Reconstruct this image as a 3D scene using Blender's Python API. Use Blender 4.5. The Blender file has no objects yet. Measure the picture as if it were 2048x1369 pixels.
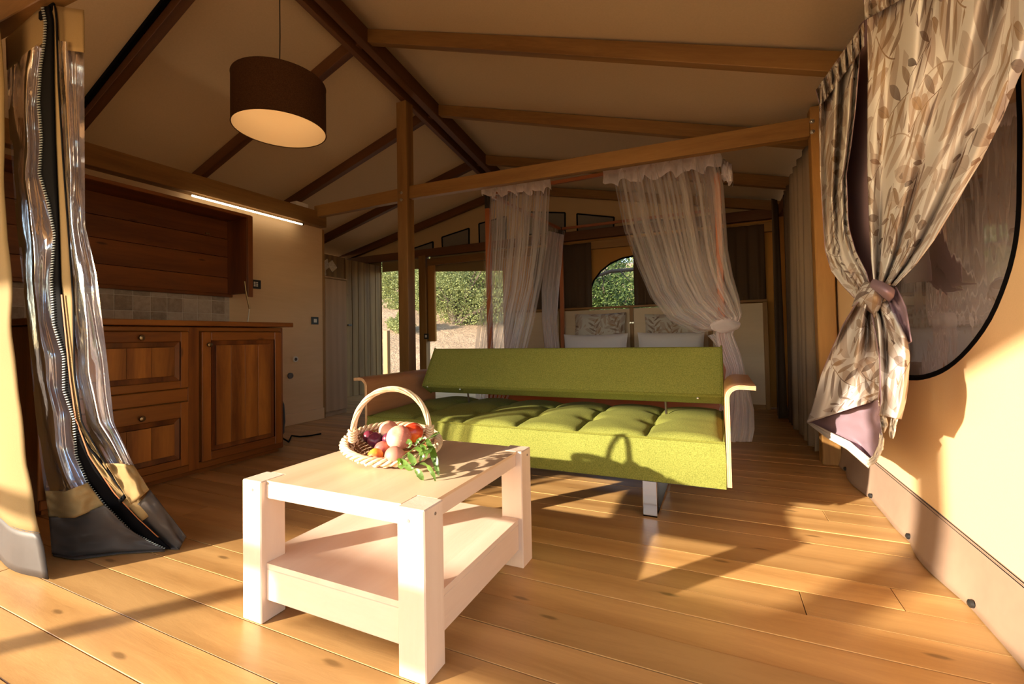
import bpy, bmesh, math, random
from mathutils import Vector, Matrix, noise
random.seed(7)
R = math.radians
# ---------------------------------------------------------------- camera, light, exposure
SC = bpy.context.scene
C = SC.collection
FPX = 894.741; YAW = R(24.71770); PIT = R(1.48907); ROL = R(-1.08986); CY = 684.5-34.06; CX = 1024.0
EYE = Vector((0, 0, .8))
_f = Vector((-math.sin(YAW)*math.cos(PIT), math.cos(YAW)*math.cos(PIT), math.sin(PIT)))
_r = Vector((math.cos(YAW), math.sin(YAW), 0)); _u = _r.cross(_f)
RX = math.cos(ROL)*_r+math.sin(ROL)*_u; UX = -math.sin(ROL)*_r+math.cos(ROL)*_u
cd = bpy.data.cameras.new('camera'); cam = bpy.data.objects.new('camera', cd); C.objects.link(cam)
cd.sensor_width = 36; cd.lens = FPX/2048*36; cd.shift_y = (CY-684.5)/2048; cd.clip_end = 300; cd.clip_start = .05
cam.matrix_world = Matrix.Translation(EYE) @ Matrix((RX, UX, -_f)).transposed().to_4x4()
SC.camera = cam
vs = SC.view_settings; vs.view_transform = 'Standard'; vs.look = 'None'; vs.gamma = 1; vs.use_curve_mapping = False
vs.exposure = .82
SC.cycles.transparent_max_bounces = 24; SC.cycles.max_bounces = 10; SC.cycles.diffuse_bounces = 6
SC.cycles.sample_clamp_indirect = 6
SUN_STR, SKY_STR = 9.5, .34
w = bpy.data.worlds.new('world'); SC.world = w; w.use_nodes = True
nt = w.node_tree; bg = nt.nodes['Background']; sk = nt.nodes.new('ShaderNodeTexSky')
sk.sky_type = 'NISHITA'; sk.sun_disc = False; sk.sun_elevation = R(16); sk.sun_rotation = math.atan2(-.625, -.78)
sk.air_density = 1.0; sk.dust_density = .6
mxw = nt.nodes.new('ShaderNodeMix'); mxw.data_type = 'RGBA'; mxw.blend_type = 'MULTIPLY'; mxw.inputs[0].default_value = 1
nt.links.new(sk.outputs[0], mxw.inputs[6]); mxw.inputs[7].default_value = (1.0, .98, .96, 1)
nt.links.new(mxw.outputs[2], bg.inputs[0]); bg.inputs[1].default_value = SKY_STR
sd = bpy.data.lights.new('sun', 'SUN'); so = bpy.data.objects.new('sun', sd); C.objects.link(so)
sd.energy = SUN_STR; sd.color = (1, .88, .70); sd.angle = R(.9)
SUND = Vector((.625, .78, -.276))
so.rotation_euler = SUND.to_track_quat('-Z', 'Y').to_euler(); so.location = (-3, -4, 4)

# ---------------------------------------------------------------- helpers
def at(px, py, ax, v):
    d = RX*(px-CX) - UX*(py-CY) + _f*FPX
    return EYE + d*((v-EYE[ax])/d[ax])
def AX(px, py, x): return at(px, py, 0, x)
def AY(px, py, y): return at(px, py, 1, y)
def AZ(px, py, z): return at(px, py, 2, z)
def lerp(a, b, t): return a+(b-a)*t
def poly(pts, t):
    """point at parameter t of a polyline, by length"""
    L = [0]
    for i in range(1, len(pts)): L.append(L[-1]+math.hypot(pts[i][0]-pts[i-1][0], pts[i][1]-pts[i-1][1]))
    d = t*L[-1]
    for i in range(1, len(pts)):
        if d <= L[i]+1e-9:
            k = (d-L[i-1])/max(1e-9, L[i]-L[i-1])
            return (lerp(pts[i-1][0], pts[i][0], k), lerp(pts[i-1][1], pts[i][1], k))
    return pts[-1]
def tag(o, label=None, cat=None, group=None, kind=None):
    if label: o['label'] = label
    if cat: o['category'] = cat
    if group: o['group'] = group
    if kind: o['kind'] = kind
    return o
def empty(name, loc=(0, 0, 0), parent=None):
    o = bpy.data.objects.new(name, None); C.objects.link(o); o.location = loc; o.empty_display_size = .1
    if parent: o.parent = parent
    return o
def link(name, me, mat=None, parent=None, smooth=False):
    if mat is not None:
        for m in (mat if isinstance(mat, (list, tuple)) else [mat]): me.materials.append(m)
    if smooth:
        me.polygons.foreach_set('use_smooth', [True]*len(me.polygons))
    o = bpy.data.objects.new(name, me); C.objects.link(o)
    if parent:
        o.parent = parent
        # children keep world coordinates: parents are never rotated, so subtract the location chain
        p = parent; off = Vector()
        while p: off += Vector(p.location); p = p.parent
        o.location = -off
    return o
def fbm(bm, name, mat, parent=None, smooth=False, loc=None):
    me = bpy.data.meshes.new(name); bm.normal_update(); bm.to_mesh(me); bm.free()
    o = link(name, me, mat, parent, smooth)
    if smooth:
        try: me.set_sharp_from_angle(angle=R(40))
        except Exception: pass
    return o
def recentre(o, g):
    """put the object's origin at g without moving the mesh"""
    g = Vector(g); o.data.transform(Matrix.Translation(-g)); o.location = Vector(o.location)+g; return o
def abox(bm, lo, hi, M=None):
    vs_ = [Vector((x, y, z)) for x in (lo[0], hi[0]) for y in (lo[1], hi[1]) for z in (lo[2], hi[2])]
    if M: vs_ = [M @ v for v in vs_]
    v = [bm.verts.new(p) for p in vs_]
    return [bm.faces.new([v[i] for i in f]) for f in ((0, 1, 3, 2), (4, 6, 7, 5), (0, 4, 5, 1), (2, 3, 7, 6), (0, 2, 6, 4), (1, 5, 7, 3))]
def bev(bm, w_, seg=1):
    bmesh.ops.bevel(bm, geom=list(bm.edges), offset=w_, segments=seg, affect='EDGES', profile=.5)
def box(name, lo, hi, mat, parent=None, b=0, seg=1):
    lo, hi = [min(a, c) for a, c in zip(lo, hi)], [max(a, c) for a, c in zip(lo, hi)]
    bm = bmesh.new(); abox(bm, lo, hi)
    if b: bev(bm, b, seg)
    o = fbm(bm, name, mat, parent, smooth=seg > 1)
    if not parent: recentre(o, ((lo[0]+hi[0])/2, (lo[1]+hi[1])/2, lo[2]))
    return o
def bar(name, p0, p1, wd, ht, mat, parent=None, b=.003, up=(0, 0, 1)):
    """beam from p0 to p1 (centre line), grain along local X"""
    p0, p1 = Vector(p0), Vector(p1); d = p1-p0; L = d.length; x = d.normalized()
    y = Vector(up).cross(x).normalized(); z = x.cross(y)
    bm = bmesh.new(); abox(bm, (0, -wd/2, -ht/2), (L, wd/2, ht/2))
    if b: bev(bm, b)
    o = fbm(bm, name, mat, parent)
    off = Vector(o.location) if parent else Vector()
    o.matrix_local = Matrix.Translation(p0+off) @ Matrix((x, y, z)).transposed().to_4x4()
    return o
def tube(bm, pts, r, n=8, cap=True):
    pts = [Vector(p) for p in pts]; rs = r if isinstance(r, (list, tuple)) else [r]*len(pts)
    prev = None; rings = []
    t0 = (pts[1]-pts[0]).normalized()
    a = t0.orthogonal().normalized()
    for i, p in enumerate(pts):
        t = (pts[min(i+1, len(pts)-1)]-pts[max(i-1, 0)]).normalized()
        a = (a-t*a.dot(t)); a = a.normalized() if a.length > 1e-6 else t.orthogonal().normalized()
        c = t.cross(a)
        ring = [bm.verts.new(p+(a*math.cos(2*math.pi*k/n)+c*math.sin(2*math.pi*k/n))*rs[i]) for k in range(n)]
        if prev:
            for k in range(n): bm.faces.new((prev[k], prev[(k+1) % n], ring[(k+1) % n], ring[k]))
        rings.append(ring); prev = ring
    if cap:
        bm.faces.new(rings[0][::-1]); bm.faces.new(rings[-1])
def tubeo(name, pts, r, mat, parent=None, n=8):
    bm = bmesh.new(); tube(bm, pts, r, n); return fbm(bm, name, mat, parent, True)
def lathe(bm, prof, cen, n=24, close=False, axis=2):
    rings = []
    for rr, z in prof:
        ring = []
        for k in range(n):
            a = 2*math.pi*k/n; v = [rr*math.cos(a), rr*math.sin(a), z]
            if axis == 0: v = [v[2], v[0], v[1]]
            if axis == 1: v = [v[1], v[2], v[0]]
            ring.append(bm.verts.new(Vector(v)+Vector(cen)))
        rings.append(ring)
    for a, b in zip(rings, rings[1:]):
        for k in range(n): bm.faces.new((a[k], a[(k+1) % n], b[(k+1) % n], b[k]))
    if close:
        bm.faces.new(rings[0][::-1]); bm.faces.new(rings[-1])
def sheet(name, fn, nu, nv, mat, parent=None, uvs=None, solid=0, lining=False, matrow=None):
    """grid sheet: fn(u, v) -> Vector; uvs(u, v)->(U, V)"""
    vs_ = [fn(i/nu, j/nv) for j in range(nv+1) for i in range(nu+1)]
    fs = [(j*(nu+1)+i, j*(nu+1)+i+1, (j+1)*(nu+1)+i+1, (j+1)*(nu+1)+i) for j in range(nv) for i in range(nu)]
    me = bpy.data.meshes.new(name); me.from_pydata([tuple(v) for v in vs_], [], fs)
    uv = me.uv_layers.new(name='UVMap')
    for p in me.polygons:
        for li, vi in zip(p.loop_indices, p.vertices):
            i, j = vi % (nu+1), vi//(nu+1)
            uv.data[li].uv = uvs(i/nu, j/nv) if uvs else (i/nu, j/nv)
    o = link(name, me, mat, parent, True)
    if matrow:
        for k, p in enumerate(me.polygons): p.material_index = matrow((k//nu+.5)/nv)
    if solid:
        m = o.modifiers.new('thickness', 'SOLIDIFY'); m.thickness = solid; m.offset = 0
        if lining: m.material_offset = 1
    return o

# ---------------------------------------------------------------- materials
class NT:
    def __init__(s, name):
        s.m = bpy.data.materials.new(name); s.m.use_nodes = True; s.t = s.m.node_tree
        s.b = s.t.nodes['Principled BSDF']; s.out = s.t.nodes['Material Output']
    def n(s, typ, **k):
        n = s.t.nodes.new(typ)
        for a, b in k.items(): setattr(n, a, b)
        return n
    def l(s, a, b): s.t.links.new(a, b)
    def set(s, sock, v):
        if hasattr(v, 'is_linked') or isinstance(v, bpy.types.NodeSocket): s.l(v, sock)
        else: sock.default_value = v
    def math(s, op, a, b=0.0, c=None, clamp=False):
        n = s.n('ShaderNodeMath', operation=op, use_clamp=clamp); s.set(n.inputs[0], a); s.set(n.inputs[1], b)
        if c is not None: s.set(n.inputs[2], c)
        return n.outputs[0]
    def mix(s, f, a, b, mode='MIX'):
        n = s.n('ShaderNodeMix', data_type='RGBA', blend_type=mode); s.set(n.inputs[0], f)
        s.set(n.inputs[6], a if not isinstance(a, tuple) else (*a, 1)[:4]); s.set(n.inputs[7], b if not isinstance(b, tuple) else (*b, 1)[:4])
        return n.outputs[2]
    def noise(s, vec, scale, detail=3, rough=.5, out=0):
        n = s.n('ShaderNodeTexNoise'); n.inputs['Scale'].default_value = scale; n.inputs['Detail'].default_value = detail
        n.inputs['Roughness'].default_value = rough; s.l(vec, n.inputs['Vector']); return n.outputs[out]
    def ramp(s, f, stops):
        n = s.n('ShaderNodeValToRGB'); s.l(f, n.inputs[0]); e = n.color_ramp.elements
        while len(e) < len(stops): e.new(.5)
        for k, (p, c) in enumerate(stops): e[k].position = p; e[k].color = (*c, 1) if len(c) == 3 else c
        return n.outputs[0]
    def vmap(s, scale, rand=True, coord='Object', off=(0, 0, 0)):
        tc = s.n('ShaderNodeTexCoord'); v = tc.outputs[coord]
        if rand:
            oi = s.n('ShaderNodeObjectInfo'); mu = s.math('MULTIPLY', oi.outputs['Random'], 37.0)
            ad = s.n('ShaderNodeVectorMath', operation='ADD'); s.l(v, ad.inputs[0]); cb = s.n('ShaderNodeCombineXYZ')
            for k in range(3): s.l(mu, cb.inputs[k])
            s.l(cb.outputs[0], ad.inputs[1]); v = ad.outputs[0]
        mp = s.n('ShaderNodeMapping'); mp.inputs['Scale'].default_value = scale; mp.inputs['Location'].default_value = off
        s.l(v, mp.inputs[0]); return mp.outputs[0]
    def bump(s, h, strength=.3, dist=.01):
        n = s.n('ShaderNodeBump'); n.inputs['Strength'].default_value = strength; n.inputs['Distance'].default_value = dist
        s.l(h, n.inputs['Height']); s.l(n.outputs[0], s.b.inputs['Normal'])
def plain(name, col, rough=.6, metal=0, spec=.5, emit=None, est=0):
    m = NT(name); m.b.inputs['Base Color'].default_value = (*col, 1); m.b.inputs['Roughness'].default_value = rough
    m.b.inputs['Metallic'].default_value = metal; m.b.inputs['Specular IOR Level'].default_value = spec
    if emit: m.b.inputs['Emission Color'].default_value = (*emit, 1); m.b.inputs['Emission Strength'].default_value = est
    return m.m
def wood(name, light, dark, axis=0, rough=.5, k=1.0, knots=.6, streak=1.0, vary=.25, coat=0, spec=.5, flat=None):
    m = NT(name); al, cr = 1.0*k, 9.0*k
    sc = [cr]*3; sc[axis] = al
    v = m.vmap(tuple(sc)); lo = m.noise(v, 1.1, 3, .55); dn = m.n('ShaderNodeVectorMath', operation='MULTIPLY_ADD')
    loc = m.noise(v, .8, 2, .5, out=1); m.l(loc, dn.inputs[0]); dn.inputs[1].default_value = (1.5,)*3; m.l(v, dn.inputs[2])
    fi = m.noise(dn.outputs[0], 5.5, 5, .7)
    wv = m.n('ShaderNodeTexWave'); wv.wave_type = 'BANDS'; wv.bands_direction = 'Y' if axis != 1 else 'X'
    wv.inputs['Scale'].default_value = .28; wv.inputs['Distortion'].default_value = 9; wv.inputs['Detail'].default_value = 3; wv.inputs['Detail Scale'].default_value = .7
    m.l(v, wv.inputs[0])
    f = m.math('ADD', m.math('MULTIPLY', lo, .45), m.math('MULTIPLY', fi, .35*streak)); f = m.math('ADD', f, m.math('MULTIPLY', wv.outputs['Fac'], .22))
    mid = tuple((a+b)/2 for a, b in zip(light, dark))
    col = m.ramp(f, [(.28, dark), (.5, mid), (.72, light)])
    oi = m.n('ShaderNodeObjectInfo'); vr = m.math('MULTIPLY_ADD', oi.outputs['Random'], vary, 1-vary/2)
    cb = m.n('ShaderNodeCombineXYZ')
    for q in range(3): m.l(vr, cb.inputs[q])
    col = m.mix(1.0, col, cb.outputs[0], 'MULTIPLY')
    if knots:
        sc2 = [7.5*k]*3; sc2[axis] = 2.2*k
        if flat is not None: sc2[flat] = .0001
        vv = m.vmap(tuple(sc2)); vo = m.n('ShaderNodeTexVoronoi'); vo.inputs['Scale'].default_value = 1
        if flat is not None:
            vo.voronoi_dimensions = '2D'; sx = m.n('ShaderNodeSeparateXYZ'); m.l(vv, sx.inputs[0]); cx_ = m.n('ShaderNodeCombineXYZ')
            for q, a_ in enumerate([a_ for a_ in (0, 1, 2) if a_ != flat]): m.l(sx.outputs[a_], cx_.inputs[q])
            vv = cx_.outputs[0]
        m.l(vv, vo.inputs['Vector'])
        sepc = m.n('ShaderNodeSeparateColor'); m.l(vo.outputs['Color'], sepc.inputs[0])
        gate = m.math('GREATER_THAN', sepc.outputs[0], .55)
        kk = m.n('ShaderNodeMapRange'); kk.inputs[1].default_value = .065; kk.inputs[2].default_value = .03; m.l(m.math('MULTIPLY', vo.outputs['Distance'], m.math('MULTIPLY_ADD', fi, 1.8, .2)), kk.inputs[0])
        km = m.math('MULTIPLY', m.math('MULTIPLY', kk.outputs[0], gate), knots)
        col = m.mix(km, col, tuple(c*.35 for c in dark))
    m.l(col, m.b.inputs['Base Color']); m.b.inputs['Roughness'].default_value = rough; m.b.inputs['Specular IOR Level'].default_value = spec
    if coat: m.b.inputs['Coat Weight'].default_value = coat; m.b.inputs['Coat Roughness'].default_value = .25
    m.bump(fi, .15, .004)
    return m.m
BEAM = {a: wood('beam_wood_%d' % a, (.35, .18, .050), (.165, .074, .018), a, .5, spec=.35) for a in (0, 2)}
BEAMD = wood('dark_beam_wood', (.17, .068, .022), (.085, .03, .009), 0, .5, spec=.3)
FLOORW = wood('floor_wood', (.56, .32, .12), (.34, .17, .053), 0, .36, k=.8, knots=.65, vary=.34, streak=1.3, spec=.45, flat=2)
TABW = {a: wood('pale_whitewashed_wood_%d' % a, (.80, .63, .50), (.72, .53, .40), a, .45, knots=.12, vary=.05) for a in (0, 1, 2)}
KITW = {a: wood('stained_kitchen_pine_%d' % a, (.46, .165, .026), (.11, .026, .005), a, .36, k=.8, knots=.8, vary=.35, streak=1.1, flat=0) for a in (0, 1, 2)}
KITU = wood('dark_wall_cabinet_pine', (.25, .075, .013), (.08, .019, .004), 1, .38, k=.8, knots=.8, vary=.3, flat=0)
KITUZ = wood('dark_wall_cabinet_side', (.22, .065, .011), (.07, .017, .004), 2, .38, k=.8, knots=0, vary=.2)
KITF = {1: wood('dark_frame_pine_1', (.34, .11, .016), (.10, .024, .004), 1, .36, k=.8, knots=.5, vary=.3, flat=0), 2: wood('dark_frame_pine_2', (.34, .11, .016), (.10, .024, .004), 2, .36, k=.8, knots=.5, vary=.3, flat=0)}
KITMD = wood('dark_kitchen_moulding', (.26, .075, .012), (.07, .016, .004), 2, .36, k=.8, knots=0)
PLY = wood('partition_plywood', (.74, .50, .27), (.64, .41, .21), 1, .5, k=.7, knots=0, vary=.04, streak=1.3)
PLYZ = wood('wardrobe_laminate', (.46, .30, .17), (.36, .23, .12), 2, .5, k=1.2, knots=0, vary=.04)
PLANKG = wood('plank_wall_wood', (.30, .165, .05), (.15, .075, .02), 2, .8, knots=.7, vary=.2)
DECKG = wood('grey_deck_wood', (.42, .36, .31), (.28, .24, .2), 0, .6, knots=.2)
WALNUT = wood('armrest_walnut_veneer', (.40, .19, .085), (.27, .115, .045), 1, .35, k=1.6, knots=0, vary=0, streak=1.6)
REDW = wood('red_bed_wood', (.42, .13, .04), (.26, .07, .02), 2, .35, knots=0)
REDWX = wood('red_bed_wood_rail', (.42, .13, .04), (.26, .07, .02), 0, .35, knots=0)
PANELW = wood('pale_headboard_panel', (.62, .49, .34), (.52, .40, .27), 0, .5, k=.7, knots=0, vary=.03)
def fabric(name, col, col2, scale=260, rough=.9, bumps=.25, big=.0, trans=0, sheen=0):
    m = NT(name); v = m.vmap((1, 1, 1), rand=False); n = m.noise(v, scale, 2, .6); n2 = m.noise(v, 3, 3, .5)
    f = m.math('ADD', m.math('MULTIPLY', n, 1.0), m.math('MULTIPLY', m.math('SUBTRACT', n2, .5), big))
    m.l(m.ramp(f, [(.3, col2), (.7, col)]), m.b.inputs['Base Color']); m.b.inputs['Roughness'].default_value = rough
    m.b.inputs['Specular IOR Level'].default_value = .2; m.bump(n, bumps, .002)
    if trans:
        tr = m.n('ShaderNodeBsdfTranslucent'); tr.inputs[0].default_value = (*col, 1)
        mx = m.n('ShaderNodeMixShader'); mx.inputs[0].default_value = trans
        m.l(m.b.outputs[0], mx.inputs[1]); m.l(tr.outputs[0], mx.inputs[2]); m.l(mx.outputs[0], m.out.inputs[0])
    return m.m
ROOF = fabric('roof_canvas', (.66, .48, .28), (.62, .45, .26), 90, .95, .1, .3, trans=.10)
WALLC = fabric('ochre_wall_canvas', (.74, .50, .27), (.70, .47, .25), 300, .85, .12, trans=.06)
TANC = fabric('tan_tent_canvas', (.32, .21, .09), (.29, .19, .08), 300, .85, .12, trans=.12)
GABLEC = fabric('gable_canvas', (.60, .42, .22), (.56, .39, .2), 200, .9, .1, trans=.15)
SKIRT = fabric('brown_pvc_skirt', (.30, .20, .14), (.28, .185, .13), 20, .42, .02, .4)
GREYPVC = fabric('grey_pvc_skirt', (.065, .052, .046), (.057, .046, .041), 20, .5, .02, .4)
GREEN = fabric('green_sofa_fabric', (.225, .228, .048), (.12, .128, .022), 230, .95, .45, .15)
DARKC = fabric('dark_brown_curtain', (.085, .055, .035), (.07, .045, .03), 200, .9, .1)
MIDC = fabric('taupe_curtain', (.20, .145, .10), (.18, .13, .09), 200, .9, .1)
WHITEF = fabric('white_cotton', (.72, .70, .72), (.66, .64, .67), 300, .9, .15)
LILAC = fabric('mauve_lining', (.30, .20, .235), (.27, .18, .215), 300, .8, .1)
BLACKF = plain('black_webbing', (.0035, .003, .0035), .85, spec=.05)
BLACK = plain('black_plastic', (.015, .014, .013), .4)
WHITEP = plain('white_plastic', (.7, .66, .6), .4)
BRASS = plain('aged_brass', (.30, .22, .12), .35, 1)
STEEL = plain('zinc_steel', (.6, .6, .58), .3, 1)
CHROME = plain('chrome', (.75, .73, .7), .12, 1)
BINDING = plain('orange_edge_thread', (.30, .09, .02), .7)
PLYEDGE = wood('plywood_edge', (.80, .52, .27), (.5, .27, .12), 1, .4, k=4, knots=0, vary=0)
GROUT = plain('tile_grout', (.58, .50, .40), .9)
GREYW = fabric('grey_gable_window_mesh', (.24, .22, .18), (.20, .18, .15), 300, .7, .1)

def clearpvc(name, tint, gl=-.06, base=.10, rough=.13):
    m = NT(name); v = m.vmap((1, 1, 1), rand=False)
    t = m.n('ShaderNodeBsdfTransparent'); t.inputs[0].default_value = (*tint, 1)
    g = m.n('ShaderNodeBsdfGlossy'); g.inputs['Roughness'].default_value = rough; g.inputs[0].default_value = (.95, .95, 1, 1)
    d = m.n('ShaderNodeBsdfDiffuse'); d.inputs[0].default_value = (.55, .48, .50, 1)
    fr = m.n('ShaderNodeFresnel'); fr.inputs[0].default_value = 1.5
    nz = m.noise(v, 9, 4, .6); bp = m.n('ShaderNodeBump'); bp.inputs['Strength'].default_value = .16; bp.inputs['Distance'].default_value = .02
    m.l(nz, bp.inputs['Height']); m.l(bp.outputs[0], g.inputs['Normal']); m.l(bp.outputs[0], fr.inputs['Normal'])
    a = m.n('ShaderNodeMixShader'); a.inputs[0].default_value = base; m.l(t.outputs[0], a.inputs[1]); m.l(d.outputs[0], a.inputs[2])
    b = m.n('ShaderNodeMixShader'); m.l(m.math('ADD', fr.outputs[0], gl*.3), b.inputs[0]); m.l(a.outputs[0], b.inputs[1]); m.l(g.outputs[0], b.inputs[2])
    m.l(b.outputs[0], m.out.inputs[0]); return m.m
PVC = clearpvc('clear_pvc', (.93, .90, .88), base=.26)
def netmat(name, col, dens):
    m = NT(name); t = m.n('ShaderNodeBsdfTransparent')
    d = m.n('ShaderNodeBsdfDiffuse'); d.inputs[0].default_value = (*col, 1)
    tr = m.n('ShaderNodeBsdfTranslucent'); tr.inputs[0].default_value = (*col, 1)
    a = m.n('ShaderNodeMixShader'); a.inputs[0].default_value = .45; m.l(d.outputs[0], a.inputs[1]); m.l(tr.outputs[0], a.inputs[2])
    lw = m.n('ShaderNodeLayerWeight'); lw.inputs[0].default_value = .45
    tc = m.n('ShaderNodeTexCoord'); mp = m.n('ShaderNodeMapping'); mp.inputs['Scale'].default_value = (9, .8, 1); m.l(tc.outputs['UV'], mp.inputs[0])
    nz = m.noise(mp.outputs[0], 1, 3, .6); sv = m.n('ShaderNodeSeparateXYZ'); m.l(tc.outputs['UV'], sv.inputs[0]); vv_ = sv.outputs[1]
    f = m.math('ADD', m.math('MULTIPLY', lw.outputs['Facing'], .5), m.math('ADD', m.math('MULTIPLY_ADD', nz, .9, dens-.45), m.math('MULTIPLY', m.math('POWER', vv_, 2.0), .3)), clamp=True)
    b = m.n('ShaderNodeMixShader'); m.l(f, b.inputs[0]); m.l(t.outputs[0], b.inputs[1]); m.l(a.outputs[0], b.inputs[2])
    m.l(b.outputs[0], m.out.inputs[0]); return m.m
NET = netmat('white_netting', (.97, .92, .92), .09)
NETD = netmat('gathered_white_netting', (.97, .92, .94), .50)
def floral(name, s=1.0, bgc=(.70, .635, .575), far=False):
    """botanical print: sprigs with paired leaves in four tints, in fabric (UV) space, metres"""
    m = NT(name); tc = m.n('ShaderNodeTexCoord'); col = bgc
    def layer(col, scale, rot0, tint, step, ll, lw_, off, prob, alpha, span=.42, jit=1.0):
        mp = m.n('ShaderNodeMapping'); mp.inputs['Scale'].default_value = (scale*s,)*3; mp.inputs['Location'].default_value = off; m.l(tc.outputs['UV'], mp.inputs[0])
        vo = m.n('ShaderNodeTexVoronoi'); vo.voronoi_dimensions = '2D'; vo.inputs['Scale'].default_value = 1; vo.inputs['Randomness'].default_value = .75; m.l(mp.outputs[0], vo.inputs['Vector'])
        df = m.n('ShaderNodeVectorMath', operation='SUBTRACT'); m.l(mp.outputs[0], df.inputs[0]); m.l(vo.outputs['Position'], df.inputs[1])
        sc = m.n('ShaderNodeSeparateColor'); m.l(vo.outputs['Color'], sc.inputs[0])
        ang = m.math('MULTIPLY_ADD', sc.outputs[0], jit*1.6, rot0)
        sx = m.n('ShaderNodeSeparateXYZ'); m.l(df.outputs[0], sx.inputs[0])
        ca, sa = m.math('COSINE', ang), m.math('SINE', ang)
        u = m.math('ADD', m.math('MULTIPLY', sx.outputs[0], ca), m.math('MULTIPLY', sx.outputs[1], sa))
        v0 = m.math('SUBTRACT', m.math('MULTIPLY', sx.outputs[1], ca), m.math('MULTIPLY', sx.outputs[0], sa))
        v = m.math('ADD', v0, m.math('MULTIPLY', m.math('MULTIPLY', u, u), .35))      # stems curve
        av = m.math('ABSOLUTE', v)
        side = m.math('MULTIPLY', m.math('SIGN', v), step*.25)
        un = m.math('SUBTRACT', m.math('ADD', u, side), m.math('MULTIPLY', av, .95))     # leaves lean forward
        fr = m.math('SUBTRACT', m.math('FRACT', m.math('DIVIDE', un, step)), .5)
        ly = m.math('MULTIPLY', fr, step)                      # across the leaf
        lx = m.math('DIVIDE', av, ll)                          # 0..1 along the leaf
        prof = m.math('MULTIPLY', m.math('MULTIPLY', lx, m.math('SUBTRACT', 1.0, lx, clamp=True)), 4*lw_)
        leaf = m.math('GREATER_THAN', prof, m.math('ABSOLUTE', ly))
        ins = m.math('LESS_THAN', m.math('ABSOLUTE', u), span)
        gate = m.math('LESS_THAN', sc.outputs[1], prob)
        stem = m.math('LESS_THAN', av, .006)
        mask = m.math('MULTIPLY', m.math('MULTIPLY', m.math('MAXIMUM', leaf, stem), ins), gate)
        idn = m.math('FLOOR', m.math('DIVIDE', un, step)); wn = m.n('ShaderNodeTexWhiteNoise', noise_dimensions='2D')
        cb = m.n('ShaderNodeCombineXYZ'); m.l(m.math('ADD', idn, side), cb.inputs[0]); m.l(sc.outputs[2], cb.inputs[1]); m.l(cb.outputs[0], wn.inputs['Vector'])
        tt = m.mix(wn.outputs['Value'], tint[0], tint[1])
        vein = m.math('LESS_THAN', m.math('ABSOLUTE', ly), .003)
        tt = m.mix(m.math('MULTIPLY', vein, .5), tt, tuple(c*.6 for c in tint[0]))
        a = m.math('MULTIPLY', mask, m.math('MULTIPLY_ADD', m.math('SUBTRACT', 1.0, lx, clamp=True), alpha*.35, alpha*.65))
        return m.mix(a, col, tt)
    col = layer(col, 2.9, .5, ((.38, .27, .21), (.48, .38, .32)), .33, .46, .115, (3.1, 1.7, 0), .95, .8, jit=1.6)
    col = layer(col, 3.3, .9, ((.42, .26, .16), (.36, .28, .24)), .31, .40, .095, (7.7, 4.2, 0), .7, .7, jit=1.5)
    col = layer(col, 3.6, .2, ((.16, .11, .10), (.38, .24, .13)), .29, .34, .07, (1.3, 9.1, 0), .75, .95, jit=1.6)
    col = layer(col, 4.4, 1.3, ((.11, .08, .075), (.26, .15, .10)), .34, .32, .05, (5.9, 2.3, 0), .5, 1.0, span=.34)
    m.l(col, m.b.inputs['Base Color']); m.b.inputs['Roughness'].default_value = .75; m.b.inputs['Specular IOR Level'].default_value = .25
    tr = m.n('ShaderNodeBsdfTranslucent'); m.l(col, tr.inputs[0]); mx = m.n('ShaderNodeMixShader'); mx.inputs[0].default_value = .12
    m.l(m.b.outputs[0], mx.inputs[1]); m.l(tr.outputs[0], mx.inputs[2]); m.l(mx.outputs[0], m.out.inputs[0])
    return m.m
FLOR = floral('leaf_print_fabric', .95, (.74, .70, .67))
FLORP = floral('leaf_print_pillow', 1.25, (.58, .56, .52))

# ---------------------------------------------------------------- floor
floor = empty('floor', (0, 0, 0)); tag(floor, kind='structure')
PW = .1285; y = -2.35; i = 0
while y < 5.5:
    x = -5.75-random.random()*1.5
    while x < .72:
        L = random.uniform(3.2, 5.2); x1 = x+L
        xa, xb = max(x, -5.75), min(x1, .72)
        if xb-xa > .3:
            inview = (y > .2)
            dz = random.uniform(-.0012, .0008)
            bm = bmesh.new(); abox(bm, (0, 0, -.028), (xb-xa-.002, PW-.0022, dz)); bev(bm, .0009)
            o = fbm(bm, 'plank', FLOORW, floor); o.location = Vector(o.location)+Vector((xa, y, 0))
        elif xb > xa and x1 > .5:
            bm = bmesh.new(); abox(bm, (0, 0, -.028), (xb-xa-.002, PW-.0035, 0)); o = fbm(bm, 'plank', FLOORW, floor); o.location = Vector(o.location)+Vector((xa, y, 0))
        x = x1
    y += PW; i += 1
box('subfloor', (-5.75, -2.35, -.10), (.72, 5.5, -.03), BLACK, floor)

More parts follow.
